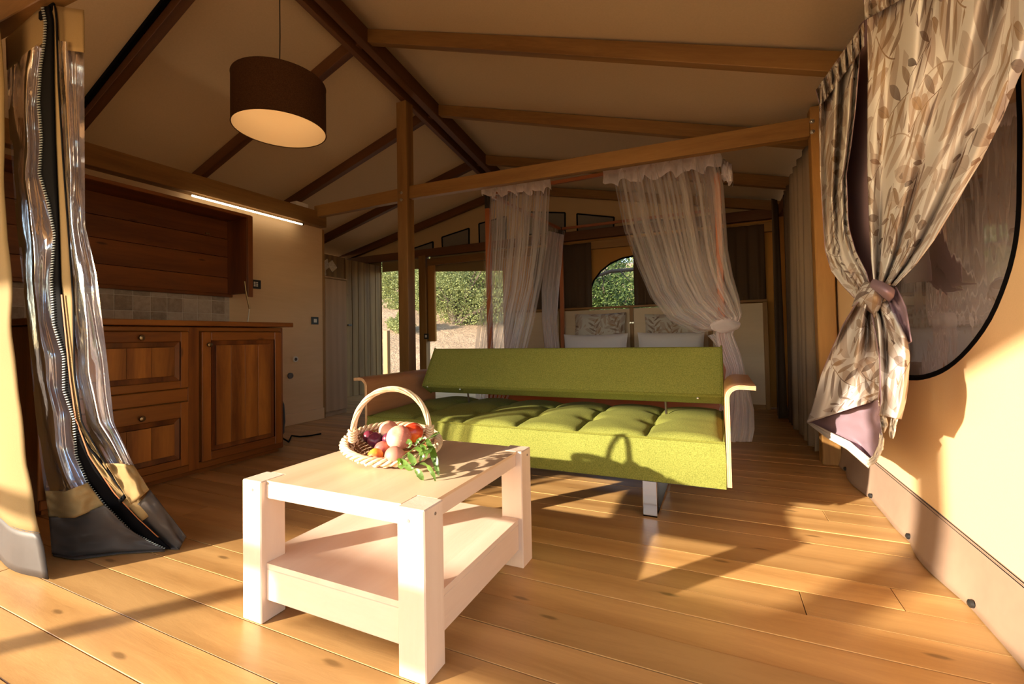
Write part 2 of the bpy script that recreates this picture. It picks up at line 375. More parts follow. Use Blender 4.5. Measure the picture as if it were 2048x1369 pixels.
# ---------------------------------------------------------------- roof
XR = -2.46
def zr(y): return 3.215-.15*(y-2.65)
ER, EL = (.66, 2.15), (-5.6, 2.12)
def roofz(x, y):
    return lerp(zr(y), ER[1], (x-XR)/(ER[0]-XR)) if x > XR else lerp(zr(y), EL[1], (XR-x)/(XR-EL[0]))
ceiling = empty('ceiling', (XR, 2, 3)); tag(ceiling, kind='structure')
def slope(e, n=10):
    def fn(u, v):
        y = lerp(-2.0, 5.55, v); sag = -.012*math.sin(math.pi*((y-1.7) % .93)/.93) if y > -9 else 0
        x = lerp(XR, e[0]+(.06 if e[0] > 0 else -.06), u); return Vector((x, y, roofz(x, y)+.01+sag*.0))
    return fn
sheet('roof_canvas', slope(ER), 8, 24, ROOF, ceiling, solid=.004)
sheet('roof_canvas', slope(EL), 8, 24, ROOF, ceiling, solid=.004)
RY = [-1.95, -1.0, -.1, .8, 1.72, 2.66, 3.62, 4.58, 5.36]
for yy in RY:
    for e in (ER, EL):
        s = 1 if e[0] > 0 else -1
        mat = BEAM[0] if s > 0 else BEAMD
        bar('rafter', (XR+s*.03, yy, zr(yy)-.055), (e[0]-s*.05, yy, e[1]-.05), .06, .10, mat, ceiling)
bar('cable_duct', (XR-.10, 1.672, zr(1.72)-.04), (EL[0]+.1, 1.672, EL[1]-.035), .03, .03, BLACKF, ceiling)
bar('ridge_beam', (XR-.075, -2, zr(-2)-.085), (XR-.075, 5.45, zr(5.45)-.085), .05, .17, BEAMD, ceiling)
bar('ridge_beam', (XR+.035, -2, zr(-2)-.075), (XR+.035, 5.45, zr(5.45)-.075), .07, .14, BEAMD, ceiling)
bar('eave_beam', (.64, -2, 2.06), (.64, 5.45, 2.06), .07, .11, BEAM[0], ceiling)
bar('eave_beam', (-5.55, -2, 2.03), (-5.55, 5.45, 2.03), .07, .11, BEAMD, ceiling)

# ---------------------------------------------------------------- walls
# right wall with the oval window hole
WX = .66
OC = (1.36, 1.62); OA, OB = .86, 1.03    # centre (y, z) and half axes, fitted on the photograph below
def oval(t, k=1.0):
    # egg-shaped window: pointed towards the lower far end
    return None
oval_px = [(2100, 40), (2062, 100), (2046, 150), (2048, 250), (2047, 350), (2045, 430), (2036, 500), (2016, 570), (1985, 640), (1945, 695), (1905, 732), (1870, 750), (1835, 757), (1800, 752), (1770, 730), (1745, 690), (1728, 630), (1722, 560), (1725, 480), (1740, 380), (1770, 280), (1810, 190), (1860, 110), (1920, 40), (1990, -20), (2060, -10)]
ov = [AX(px, py, WX) for px, py in oval_px]
cy_ = sum(p.y for p in ov)/len(ov); cz_ = sum(p.z for p in ov)/len(ov)
# lift the unseen upper side so that the window closes as a clean egg
def smooth_loop(pts, n=64):
    out = []; N = len(pts)
    for k in range(n):
        t = k/n*N; i0 = int(t); f = t-i0
        p0, p1, p2, p3 = [pts[(i0+q) % N] for q in (-1, 0, 1, 2)]
        out.append(.5*((2*p1)+(p2-p0)*f+(2*p0-5*p1+4*p2-p3)*f*f+(3*p1-p0-3*p2+p3)*f**3))
    return out
ov = smooth_loop(ov, 72)
wall_r = empty('wall_right', (WX, 2, 0)); tag(wall_r, kind='structure')
bm = bmesh.new()
Y0, Y1, Z0, Z1 = .85, 5.45, .0, 2.14
inner = [bm.verts.new(p) for p in ov]
def outer_pt(p):
    d = Vector((0, p.y-cy_, p.z-cz_)); best = 1e9
    for a, lo, hi, c in ((d.y, Y0, Y1, cy_), (d.z, Z0, Z1, cz_)):
        if a > 1e-6: best = min(best, (hi-c)/a)
        elif a < -1e-6: best = min(best, (lo-c)/a)
    return Vector((WX, cy_+d.y*best, cz_+d.z*best))
outer = [bm.verts.new(outer_pt(p)) for p in ov]
N = len(ov)
for k in range(N): bm.faces.new((inner[k], inner[(k+1) % N], outer[(k+1) % N], outer[k]))
for cyy, czz in ((Y0, Z0), (Y0, Z1), (Y1, Z0), (Y1, Z1)):   # corner fill
    best = sorted(range(N), key=lambda k: (outer[k].co.y-cyy)**2+(outer[k].co.z-czz)**2)[0]
    for a, b in ((best, (best+1) % N), ((best-1) % N, best)):
        A_, B_ = outer[a].co, outer[b].co
        if abs(A_.y-B_.y) > 1e-4 and abs(A_.z-B_.z) > 1e-4:
            bm.faces.new((outer[a], outer[b], bm.verts.new((WX, cyy, czz))))
o = fbm(bm, 'canvas_panel', WALLC, wall_r)
m_ = o.modifiers.new('thickness', 'SOLIDIFY'); m_.thickness = .006; m_.offset = 1
bm = bmesh.new()
for k in range(N):
    pass
tube(bm, ov+[ov[0], ov[1]], .011, 6, cap=False)
o = fbm(bm, 'window_binding', BLACKF, wall_r, True)
# clear pane (slightly wavy) behind the binding
bm = bmesh.new(); c0 = bm.verts.new((WX+.004, cy_, cz_)); rings = []
for q in (.33, .66, 1.0):
    rings.append([bm.verts.new((WX+.004+.0004*noise.noise(Vector((p.y*2, p.z*2, q))), lerp(cy_, p.y, q), lerp(cz_, p.z, q))) for p in ov])
for k in range(N): bm.faces.new((c0, rings[0][k], rings[0][(k+1) % N]))
for a, b in zip(rings, rings[1:]):
    for k in range(N): bm.faces.new((a[k], b[k], b[(k+1) % N], a[(k+1) % N]))
def ovalpane():
    m = NT('smoky_window_film'); t = m.n('ShaderNodeBsdfTransparent'); t.inputs[0].default_value = (.55, .50, .50, 1)
    g = m.n('ShaderNodeBsdfGlossy'); g.inputs['Roughness'].default_value = .03; g.inputs[0].default_value = (1, .95, .95, 1)
    d = m.n('ShaderNodeBsdfDiffuse'); d.inputs[0].default_value = (.52, .46, .46, 1)
    v = m.vmap((1, 3, 1), rand=False); nz = m.noise(v, 4, 2, .5); bp = m.n('ShaderNodeBump'); bp.inputs['Strength'].default_value = .06; bp.inputs['Distance'].default_value = .02
    m.l(nz, bp.inputs['Height']); m.l(bp.outputs[0], g.inputs['Normal'])
    a = m.n('ShaderNodeMixShader'); a.inputs[0].default_value = .55; m.l(t.outputs[0], a.inputs[1]); m.l(d.outputs[0], a.inputs[2])
    b = m.n('ShaderNodeMixShader'); b.inputs[0].default_value = .42; m.l(a.outputs[0], b.inputs[1]); m.l(g.outputs[0], b.inputs[2])
    m.l(b.outputs[0], m.out.inputs[0]); return m.m
fbm(bm, 'window_pane', ovalpane(), wall_r, True)
# closed storm flap behind the film
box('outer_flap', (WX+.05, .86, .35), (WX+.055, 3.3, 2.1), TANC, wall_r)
# brown skirt: baseboard_right, fastened at studs, wavy lower edge
def skirt(u, v):
    y = lerp(.85, 5.4, u); z = lerp(.185, .004, v); st = abs(math.sin(math.pi*(y-.32)/.46))
    return Vector((WX-.006-.022*v*v-.028*v*(st**.7)*(.6+.4*math.sin(y*7)), y, z))
bs = sheet('baseboard_right', skirt, 120, 8, SKIRT, None, solid=.003); tag(bs, kind='structure')
for zz in (.183, .176, .172): tubeo('stitching', [(WX-.009, .86, zz), (WX-.009, 5.3, zz)], .0011, BLACKF if zz != .176 else SKIRT, bs, 4)
for k in range(9):
    yy = .32+.46*(k+2)
    if 1.1 < yy < 5:
        bm = bmesh.new(); lathe(bm, [(.0, 0), (.011, 0), (.011, .008), (.005, .012), (.0, .012)], (0, 0, 0), 12)
        bmesh.ops.rotate(bm, verts=bm.verts, matrix=Matrix.Rotation(-math.pi/2, 3, 'Y')); bmesh.ops.translate(bm, verts=bm.verts, vec=(WX-.03, yy, .022))
        fbm(bm, 'stud', BLACK, bs, True)
# left outer wall
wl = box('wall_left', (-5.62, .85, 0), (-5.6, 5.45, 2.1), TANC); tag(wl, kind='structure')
# front wall: only the canvas beside the left opening
fw = empty('wall_front', (-4, .8, 0)); tag(fw, kind='structure')
Ledge = [(6, 80), (16, 266), (27, 540), (46, 724), (62, 934), (76, 1010), (92, 1060), (100, 1112)]
def fwf(z0, z1):
    def fn(u, v):
        z = lerp(z1, z0, v); k = poly(Ledge, min(1, max(0, (2.15-z)/2.15)))
        xr = AY(k[0], k[1], .74).x; x = lerp(-5.6, xr, u**.6)
        b = .016*math.sin(x*9+z*1.5)+.012*noise.noise(Vector((x*4, z*5, 0)))+.02*noise.noise(Vector((x*1.5, z*2, 5)))
        return Vector((x, .735+b*.8-.0*(1-z/2.1), z))
    return fn
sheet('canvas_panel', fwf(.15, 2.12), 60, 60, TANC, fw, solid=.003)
sheet('skirt_band', fwf(.003, .155), 60, 6, GREYPVC, fw, solid=.003)
ga, gb = AY(-160, 125, .80), AY(260, -115, .80); bar('gable_rafter', ga, gb, .06, .13, BEAM[0], fw)
# back wall
BY = 5.42
wb = empty('wall_back', (-2.5, BY, 0)); tag(wb, kind='structure')
def vpoly(name, pts, mat, parent, th=.006, y=BY):
    bm = bmesh.new(); a = [bm.verts.new((p[0], y, p[1])) for p in pts]; f = bm.faces.new(a)
    e = bmesh.ops.extrude_face_region(bm, geom=[f]); bmesh.ops.translate(bm, verts=[v for v in e['geom'] if isinstance(v, bmesh.types.BMVert)], vec=(0, th, 0))
    bmesh.ops.recalc_face_normals(bm, faces=bm.faces)
    bmesh.ops.triangulate(bm, faces=[f for f in bm.faces if len(f.verts) > 4])
    return fbm(bm, name, mat, parent)
vpoly('gable_canvas', [(-5.6, 2.0), (.66, 2.0), (.66, roofz(.66, BY)), (XR, zr(BY)), (-5.6, roofz(-5.6, BY))], GABLEC, wb)
# gable windows: grey mesh panels with a dark border
gw = [[(828, 497), (866, 484), (866, 499), (828, 503)], [(884, 475), (938, 457), (938, 489), (885, 496)], [(958, 448), (1012, 433), (1012, 484), (959, 487)],
      [(1050, 424), (1130, 426), (1130, 466), (1050, 470)], [(1154, 428), (1228, 435), (1227, 459), (1155, 465)], [(1273, 438), (1334, 441), (1330, 450), (1274, 454)]]
for q in gw:
    P = [AY(a, b, BY-.01) for a, b in q]; Pq = [(p.x, p.z) for p in P]
    vpoly('gable_window', Pq, GREYW, wb, .004, BY-.008)
    bm = bmesh.new()
    for a, b in zip(P, P[1:]+P[:1]): tube(bm, [a, b], .011, 4)
    fbm(bm, 'gable_window_border', BLACKF, wb)
XD0, XP0, XP1 = -4.7, AY(845, 600, BY).x, AY(860, 600, BY).x
XO2 = -2.62
zt1, zt2 = AY(800, 541, BY).z, AY(940, 543, BY).z
# lintels
bar('lintel', (-5.55, BY-.05, 2.035), (.6, BY-.05, 2.035), .07, .11, BEAMD, wb)
bar('header_rail', (XP1, BY-.04, 1.90), (.6, BY-.04, 1.90), .05, .10, BEAM[0], wb)
vpoly('valance', [(XD0, 1.99), (XP0, 1.99), (XP0, zt1), (XD0, zt1)], TANC, wb, y=BY+.02)
vpoly('valance', [(XP1, 2.0), (XO2, 2.0), (XO2, zt2-.03), (XP1, zt2+.05)], TANC, wb, y=BY+.02)
# arched window wall
aw = [AY(px, py, BY) for px, py in ((1178, 612), (1180, 585), (1188, 562), (1202, 543), (1222, 527), (1245, 517), (1265, 513), (1290, 514), (1320, 525), (1345, 545), (1360, 575), (1366, 612))]
zb = 1.08
A0 = [(XO2, 2.0), (XO2, zb)] + [(aw[0].x, zb)] + [(p.x, max(p.z, zb)) for p in aw[1:-1]] + [(aw[-1].x, zb), (.66, zb), (.66, 2.0)]
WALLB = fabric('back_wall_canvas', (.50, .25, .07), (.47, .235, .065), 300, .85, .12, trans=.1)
for a, b in zip(A0[2:-3], A0[3:-2]):
    vpoly('canvas_panel', [(a[0], 2.0), (a[0], a[1]), (b[0], b[1]), (b[0], 2.0)], WALLB, wb)
vpoly('canvas_panel', [(XO2, 2.0), (XO2, zb), (aw[0].x, zb), (aw[0].x, 2.0)], WALLB, wb)
vpoly('canvas_panel', [(aw[-1].x, 2.0), (aw[-1].x, zb), (.66, zb), (.66, 2.0)], WALLB, wb)
vpoly('canvas_panel', [(XO2, zb), (XO2, 0), (.66, 0), (.66, zb)], WALLB, wb)
vpoly('canvas_panel', [(-5.6, 2.0), (-5.6, 0), (XD0, 0), (XD0, 2.0)], TANC, wb)
bm = bmesh.new(); tube(bm, [Vector((p.x, BY-.008, max(p.z, zb))) for p in aw], .012, 6); fbm(bm, 'window_binding', BLACKF, wb, True)
# post between the two back openings with a light switch
dp = box('door_post', (XP0, BY-.09, 0), (XP0+.12, BY+.01, 2.0), BEAM[2], None, .004); tag(dp, 'brown wooden post between the two openings onto the hillside', 'post')
bp_ = box('rolled_flap', (XP0+.121, BY-.05, .75), (XP0+.25, BY-.0, 1.86), WALLB, dp, .02, 2)
def tri_switch(name, c, nrm, w_, h_, label, cat, rows=1):
    """wall plate facing +x (nrm 0) or -y (nrm 1)"""
    root = empty(name, c); tag(root, label, cat)
    def B(nm, a, b, d0, d1, mat):
        lo, hi = ((c[0]+d0, c[1]+a[0], c[2]+a[1]), (c[0]+d1, c[1]+b[0], c[2]+b[1])) if nrm == 0 else ((c[0]+a[0], c[1]-d1, c[2]+a[1]), (c[0]+b[0], c[1]-d0, c[2]+b[1]))
        return box(nm, lo, hi, mat, root, .0015)
    B('wall_plate', (-w_/2, -h_/2), (w_/2, h_/2), 0, .010, BLACK)
    if rows == 1: B('rocker', (-w_*.22, -h_*.24), (w_*.22, h_*.24), .010, .014, WHITEP)
    else:
        for r_ in range(3):
            for c_ in range(2): B('socket_module', (-w_*.2+c_*w_*.22, -h_*.26+r_*h_*.19), (-w_*.02+c_*w_*.22, -h_*.12+r_*h_*.19), .010, .014, WHITEP)
    return root
p = AY(853, 673, BY-.09); tri_switch('light_switch', (p.x, BY-.09, p.z), 1, .075, .075, 'small black light switch on the post between the back openings', 'switch')

# planked partition at the back left
pw = empty('wall_planked', (-4.72, 5, 0)); tag(pw, kind='structure')
n_ = 6; ya, yb = 4.70, 5.42
for k in range(n_):
    a = lerp(ya, yb, k/n_); b = lerp(ya, yb, (k+1)/n_)
    box('plank', (-4.745, a+.003, 0), (-4.715+random.uniform(0, .003), b-.003, 1.93), PLANKG, pw, .003)
hz = AX(697, 650, -4.70); box('latch', (-4.715, hz.y-.01, hz.z-.012), (-4.69, hz.y+.06, hz.z+.004), BLACK, pw, .002)
box('backing_wall', (-4.75, 3.6, 0), (-4.73, 4.70, 1.95), PLANKG, pw)

# ---------------------------------------------------------------- kitchen partition
KX = -3.70; KY1 = 3.37
wk = box('wall_kitchen', (KX-.03, .82, .0), (KX, KY1, 1.97), PLY); tag(wk, kind='structure')
box('corner_trim', (KX-.031, KY1, 0), (KX+.004, KY1+.03, 1.95), BEAM[2], wk, .003)
o = bar('beam', (KX+.045, .82, 2.015), (KX+.045, KY1-.02, 2.025), .09, .145, BEAM[0], wk)
bk = box('baseboard_kitchen', (KX, 2.3, 0), (KX+.018, KY1, .11), PLY, None, .003); tag(bk, kind='structure')
# tiles
spl = empty('trim_1', (KX, 2, .93)); tag(spl, kind='structure')
box('grout', (KX, 1.0, .93), (KX+.0115, 2.395, 1.17), GROUT, spl)
def tilemat():
    m = NT('travertine_tile'); v = m.vmap((1, 1, 1)); n = m.noise(v, 30, 5, .65); n2 = m.noise(v, 8, 2, .5)
    oi = m.n('ShaderNodeObjectInfo')
    c = m.ramp(m.math('ADD', m.math('MULTIPLY', n, .6), m.math('MULTIPLY', oi.outputs['Random'], .4)), [(.25, (.26, .19, .13)), (.5, (.42, .32, .23)), (.75, (.52, .42, .32))])
    m.l(c, m.b.inputs['Base Color']); m.b.inputs['Roughness'].default_value = .6; m.bump(n, .5, .003); return m.m
TILE = tilemat()
bm = bmesh.new(); abox(bm, (0, .0022, .0022), (.0085, .1043, .1043)); bev(bm, .002); tme = bpy.data.meshes.new('tile'); bm.to_mesh(tme); bm.free(); tme.materials.append(TILE)
for r_ in range(3):
    for k in range(15):
        yy = 2.357-.1065*(k+1)
        if yy < 1.0: break
        t_ = bpy.data.objects.new('tile', tme); C.objects.link(t_); t_.parent = spl
        t_.location = Vector((KX+.006, yy, 1.03+.1065*(r_-1)))-Vector(spl.location)
bm = bmesh.new()
for r_ in range(3): abox(bm, (KX+.006, 2.3585, 1.0312+.1065*(r_-1)), (KX+.0135, 2.392, 1.1353+.1065*(r_-1)))
fbm(bm, 'cut_tiles', TILE, spl)
# upper cabinet (open fronted box with a boarded recessed back)
uc = empty('wall_cabinet', (KX, 1.6, 1.2)); tag(uc, 'dark-stained wooden wall cabinet with horizontal boards above the tiles', 'cabinet')
UX0, UY1, UZ0, UZ1 = KX, 2.40, 1.19, 1.80
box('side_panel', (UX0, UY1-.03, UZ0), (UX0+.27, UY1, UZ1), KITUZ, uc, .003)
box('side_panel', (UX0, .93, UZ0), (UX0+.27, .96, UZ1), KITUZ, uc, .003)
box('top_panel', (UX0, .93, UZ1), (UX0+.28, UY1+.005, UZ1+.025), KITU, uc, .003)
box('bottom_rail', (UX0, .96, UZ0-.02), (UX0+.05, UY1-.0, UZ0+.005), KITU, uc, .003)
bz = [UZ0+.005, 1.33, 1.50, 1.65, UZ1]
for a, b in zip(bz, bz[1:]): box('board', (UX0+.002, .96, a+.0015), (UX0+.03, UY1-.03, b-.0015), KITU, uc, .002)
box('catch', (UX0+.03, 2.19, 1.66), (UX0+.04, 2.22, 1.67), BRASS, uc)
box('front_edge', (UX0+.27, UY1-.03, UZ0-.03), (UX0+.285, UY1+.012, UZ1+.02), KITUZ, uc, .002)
# LED strip
a, b = AX(384, 391.5, KX+.097), AX(604, 449, KX+.097)
led = empty('strip_light', (KX+.09, 2.5, 1.95)); tag(led, 'thin glowing strip light along the beam above the kitchen', 'light')
tubeo('diffuser', [a, b], .0075, plain('led_glow', (1, .9, .7), .4, emit=(1, .86, .6), est=5), led, 8)
box('end_cap', (KX+.09, b.y, b.z-.010), (KX+.108, b.y+.012, b.z+.010), BLACK, led, .002)

# base cabinet
FX = -2.88; Yb0, Yb1 = .98, 2.262
bc = empty('kitchen_base_cabinet', (FX-.4, 1.6, 0)); tag(bc, 'stained pine kitchen base cabinet with two drawers and a panelled door', 'cabinet')
box('body', (KX+.01, Yb0, .03), (FX-.022, Yb1, .895), KITW[2], bc, .003)
def px_y(px, py=800): return AX(px, py, FX).y
yS0, yS1 = px_y(376), px_y(399)      # stile between drawers and door
for nm, y0_, y1_, z0_, z1_ in (('stile', yS0, yS1, .03, .895), ('stile', Yb1-.022, Yb1, .03, .895), ('top_rail', Yb0, Yb1, .868, .895), ('bottom_rail', Yb0, Yb1, .03, .075), ('middle_rail', Yb0, yS0, .455, .53)):
    box(nm, (FX-.022, y0_, z0_), (FX-.001 if nm != 'stile' else FX, y1_, z1_), KITF[2 if nm == 'stile' else 1], bc, .004)
def panelled(name, y0_, y1_, z0_, z1_, fw_=.055, boards=4, knob=None, topf=None):
    root = empty(name, (FX, y0_, z0_)); root.parent = bc; root.location = Vector((FX, y0_, z0_))-Vector(bc.location)
    tf = topf or fw_
    x0, x1 = FX-.002, FX+.018
    for a in ((y0_, z0_, y0_+fw_, z1_, 2), (y1_-fw_, z0_, y1_, z1_, 2), (y0_+fw_, z1_-tf, y1_-fw_, z1_, 1), (y0_+fw_, z0_, y1_-fw_, z0_+fw_, 1)):
        box('frame_member', (x0, a[0], a[1]), (x1, a[2], a[3]), KITF[a[4]], root, .004)
    ia, ib, ja, jb = y0_+fw_, y1_-fw_, z0_+fw_, z1_-tf
    # sloping moulding, one ring
    bm = bmesh.new(); mo = .03
    o_ = [(ia, ja), (ib, ja), (ib, jb), (ia, jb)]; i_ = [(ia+mo, ja+mo), (ib-mo, ja+mo), (ib-mo, jb-mo), (ia+mo, jb-mo)]
    rr = []
    for pts, xx in ((o_, x1-.001), (o_, x1-.012), (i_, x1-.017), (i_, x1-.004)):
        rr.append([bm.verts.new((xx, p_[0], p_[1])) for p_ in pts])
    rr.append([bm.verts.new((x1-.004, lerp(p_[0], (ia+ib)/2, .04), lerp(p_[1], (ja+jb)/2, .04))) for p_ in i_])
    for a, b in zip(rr, rr[1:]):
        for k in range(4): bm.faces.new((a[k], a[(k+1) % 4], b[(k+1) % 4], b[k]))
    fbm(bm, 'moulding', KITMD, root)
    for k in range(boards):
        a = lerp(ia+mo, ib-mo, k/boards); b = lerp(ia+mo, ib-mo, (k+1)/boards)
        box('board', (x0, a+.0006, ja+mo), (x1-.003, b-.0006, jb-mo), KITW[2], root, .0015)
    if knob:
        bm = bmesh.new(); lathe(bm, [(.001, .0), (.007, .0), (.006, .010), (.013, .014), (.016, .020), (.013, .026), (.005, .029), (.0005, .0295)], (x1, knob[0], knob[1]), 16, axis=0)
        fbm(bm, 'knob', BRASS, root, True)
    return root
kd = AX(416, 690, FX+.02); kt = AX(280, 676, FX+.02); kb = AX(281, 838, FX+.02)
panelled('drawer', Yb0+.02, yS0-.004, .535, .866, .045, 4, (kt.y, kt.z), .06)
panelled('drawer', Yb0+.02, yS0-.004, .078, .452, .045, 4, (kb.y, kb.z), .09)
panelled('door', yS1+.006, Yb1-.024, .072, .865, .055, 4, (kd.y, kd.z))
wt = box('worktop', (KX+.004, .95, .900), (FX+.045, Yb1+.055, .932), KITW[1], None, .004); tag(wt, 'dark-stained wooden worktop over the kitchen base cabinet', 'worktop')
box('plinth', (KX+.3, Yb0+.02, 0.0005), (FX-.04, Yb1-.01, .03), KITW[1], bc)
# sockets, switches, caps on the kitchen wall
def onk(px, py): p_ = AX(px, py, KX); return (KX, p_.y, p_.z)
tri_switch('power_socket', onk(510, 569), 0, .10, .078, 'black socket plate with white modules beside the wall cabinet', 'socket', 3)
tri_switch('light_switch', onk(629, 642), 0, .085, .075, 'black light switch with white rocker near the end of the kitchen wall', 'switch')
for (px, py, mt, lab) in ((590, 719, WHITEP, 'small white ringed pipe outlet low on the kitchen wall'), (580, 752, plain('grey_cap', (.13, .11, .10), .6), 'round grey pipe cap low beside the base cabinet')):
    c_ = onk(px, py); bm = bmesh.new(); lathe(bm, [(.001, .010), (.016, .010), (.017, .014), (.027, .014), (.029, .0)], (0, 0, 0), 20, axis=0)
    o = fbm(bm, 'pipe_cap', mt, None, True); o.location = c_; tag(o, lab, 'cap')
    if mt is WHITEP:
        bm = bmesh.new(); lathe(bm, [(.0005, .013), (.015, .013), (.016, .009)], Vector(c_), 16, axis=0); fbm(bm, 'dark_centre', plain('pipe_dark', (.06, .045, .035), .7), o, True)
# folding arm (hinge strut) / small goose-neck lamp on worktop
gl = empty('desk_lamp', (-3.45, 2.2, .932)); tag(gl, 'slim metal jointed lamp arm standing on the worktop end', 'lamp')
def g3(px, py): return AX(px, py, -3.42)
tubeo('arm', [g3(489, 563), g3(491, 580), g3(499, 618)], .0065, BRASS, gl, 8)
tubeo('arm', [g3(499, 617), g3(496, 640), Vector((g3(494, 648).x, g3(494, 648).y, .933))], .004, STEEL, gl, 8)
b_ = g3(494, 648); bm = bmesh.new(); lathe(bm, [(.0005, .0), (.024, .0), (.024, .008), (.0005, .010)], (b_.x, b_.y, .9325), 16); fbm(bm, 'base', BLACK, gl, True)
# white junction box on the beam end
p = AX(600, 411, KX+.05); o = box('junction_box', (KX-.03, p.y-.05, 2.098), (KX+.06, p.y+.09, 2.145), WHITEP, None, .006, 2); tag(o, 'white plastic junction box on top of the kitchen beam end', 'box')

# wardrobe beyond the kitchen wall
wd = empty('tall_cabinet', (-3.95, 3.56, 0)); tag(wd, 'pale wood tall narrow cabinet behind the end of the kitchen wall', 'cabinet')
box('carcass', (-4.25, 3.42, .03), (-3.735, 3.72, 1.455), PLYZ, wd, .003)
box('door', (-3.733, 3.425, .05), (-3.715, 3.715, 1.45), PLYZ, wd, .003)
box('plinth', (-4.25, 3.42, 0.0005), (-3.735, 3.72, .03), PLYZ, wd)
box('top_board', (-4.26, 3.415, 1.455), (-3.71, 3.725, 1.472), PLYZ, wd, .002)
PAPER = fabric('paper', (.55, .47, .36), (.40, .33, .25), 60, .9, .1, .8)
for k, (px, py, rz, ry) in enumerate(((652, 530, .3, .7), (671, 532, -.1, .9), (660, 549, .2, .5))):
    c_ = AX(px, py, -3.85); bm = bmesh.new(); abox(bm, (-.005, -.04, -.055), (.005, .04, .055)); bev(bm, .002)
    o = fbm(bm, 'folded_newspaper', PAPER, None); o.location = (c_.x-.05*k, c_.y, max(c_.z, 1.56)); o.rotation_euler = (ry*.9, .25, rz)
    tag(o, ('grey printed paper bundle leaning behind the others on the tall cabinet', 'cream paper bundle nearest the roof on the tall cabinet', 'small folded paper tucked lowest on the tall cabinet')[k], 'paper', 'papers on the tall cabinet')
# backpack beside the base cabinet + strap
bm = bmesh.new()
bmesh.ops.create_uvsphere(bm, u_segments=20, v_segments=14, radius=1)
for v in bm.verts:
    n_z = v.co.z; v.co.x *= .10; v.co.y *= .075*(1-.25*n_z); v.co.z = (v.co.z*.21)
    v.co += Vector((.01, .008, 0))*noise.noise(v.co*18)
bpk = fbm(bm, 'backpack', plain('black_nylon', (.012, .011, .012), .75), None, True); bpk.location = (-3.15, 2.385, .215); tag(bpk, 'black backpack slumped on the floor beside the base cabinet', 'bag')
a_ = [AZ(px, py, .008) for px, py in ((583, 872), (600, 874), (620, 872), (642, 868))]
tubeo('strap', [(-3.10, 2.42, .05), (-3.06, 2.45, .012)]+a_, .006, BLACKF, bpk, 6)
bpk.children[0].location = -Vector(bpk.location)
bpk.children[0].matrix_parent_inverse = Matrix()

# ---------------------------------------------------------------- posts and tie beam
cp = box('support_post', (-2.585, 3.20, 0), (-2.478, 3.305, zr(3.25)-.19), BEAM[2], None, .004)
tag(cp, 'tall square timber post in the middle, rising to the ridge', 'post')
rp = box('support_post', (.545, 3.21, 0), (.64, 3.31, 2.165), BEAM[2], None, .004)
tag(rp, 'square timber post against the right wall beside the leaf curtain', 'post')
def bolt(c_, ax, parent):
    bm = bmesh.new(); lathe(bm, [(.0005, .016), (.006, .016), (.007, .006), (.013, .005), (.014, 0)], (0, 0, 0), 12)
    M_ = Matrix.Rotation(math.pi/2, 3, 'X') if ax == 1 else Matrix.Rotation(-math.pi/2, 3, 'Y')
    bmesh.ops.rotate(bm, verts=bm.verts, matrix=M_); bmesh.ops.translate(bm, verts=bm.verts, vec=Vector(c_))
    return fbm(bm, 'bolt', STEEL, parent, True)
for px, py in ((803, 386), (803, 400)): p = AY(px, py, 3.2); bolt((p.x, 3.2, p.z), 1, cp)
for px, py in ((1624, 243), (1625, 264)): p = AY(px, py, 3.21); bolt((p.x, 3.21, p.z), 1, rp)
ty = 3.262
def tie(pa, pb, lab, nm='tie_beam'):
    o = bar(nm, pa, pb, .058, .115, BEAM[0]); tag(o, lab, 'beam'); return o
A_, B_ = AY(835, 384, ty), AY(1603, 260, ty); 
A_.x = -2.478; B_.x = .545
tie(A_, B_, 'long timber tie beam from the middle post to the right wall post')
A_, B_ = AY(633, 425, ty), AY(797, 392.5, ty); B_.x = -2.585
tie(A_, B_, 'short timber tie beam from the kitchen beam to the middle post')

# ---------------------------------------------------------------- pendant lamp
LC = Vector((-2.47, 1.93, 0)); Lz1 = 2.43; Lr = .268; Lh = .30
pl_ = empty('pendant_lamp', (LC.x, LC.y, Lz1)); tag(pl_, 'brown fabric drum pendant lamp with cream inside hanging from the ridge', 'lamp')
SHADE = NT('brown_shade_fabric'); v_ = SHADE.vmap((1, 1, 1), rand=False); n1 = SHADE.noise(v_, 170, 2, .6)
SHADE.l(SHADE.ramp(n1, [(.3, (.05, .022, .009)), (.7, (.085, .04, .017))]), SHADE.b.inputs['Base Color']); SHADE.b.inputs['Roughness'].default_value = .9; SHADE.b.inputs['Specular IOR Level'].default_value = .1
CREAM = plain('shade_lining', (.80, .62, .38), .8)
bm = bmesh.new(); lathe(bm, [(Lr, 0), (Lr, -Lh)], (LC.x, LC.y, Lz1), 64); fbm(bm, 'shade', SHADE.m, pl_, True)
bm = bmesh.new(); lathe(bm, [(Lr-.003, -.001), (Lr-.003, -Lh+.001)], (LC.x, LC.y, Lz1), 64); fbm(bm, 'lining', CREAM, pl_, True)
for zz in (0, -Lh):
    bm = bmesh.new(); tube(bm, [(LC.x+(Lr-.001)*math.cos(a), LC.y+(Lr-.001)*math.sin(a), Lz1+zz) for a in [2*math.pi*k/64 for k in range(66)]], .0032, 6, cap=False)
    fbm(bm, 'rim', SHADE.m, pl_, True)
bm = bmesh.new(); lathe(bm, [(.02, -.012), (Lr-.004, -.012)], (LC.x, LC.y, Lz1), 48); fbm(bm, 'top_disc', CREAM, pl_, True)
bm = bmesh.new(); lathe(bm, [(.02, 0), (.02, -.07), (.001, -.07)], (LC.x, LC.y, Lz1), 16); fbm(bm, 'bulb_holder', WHITEP, pl_, True)
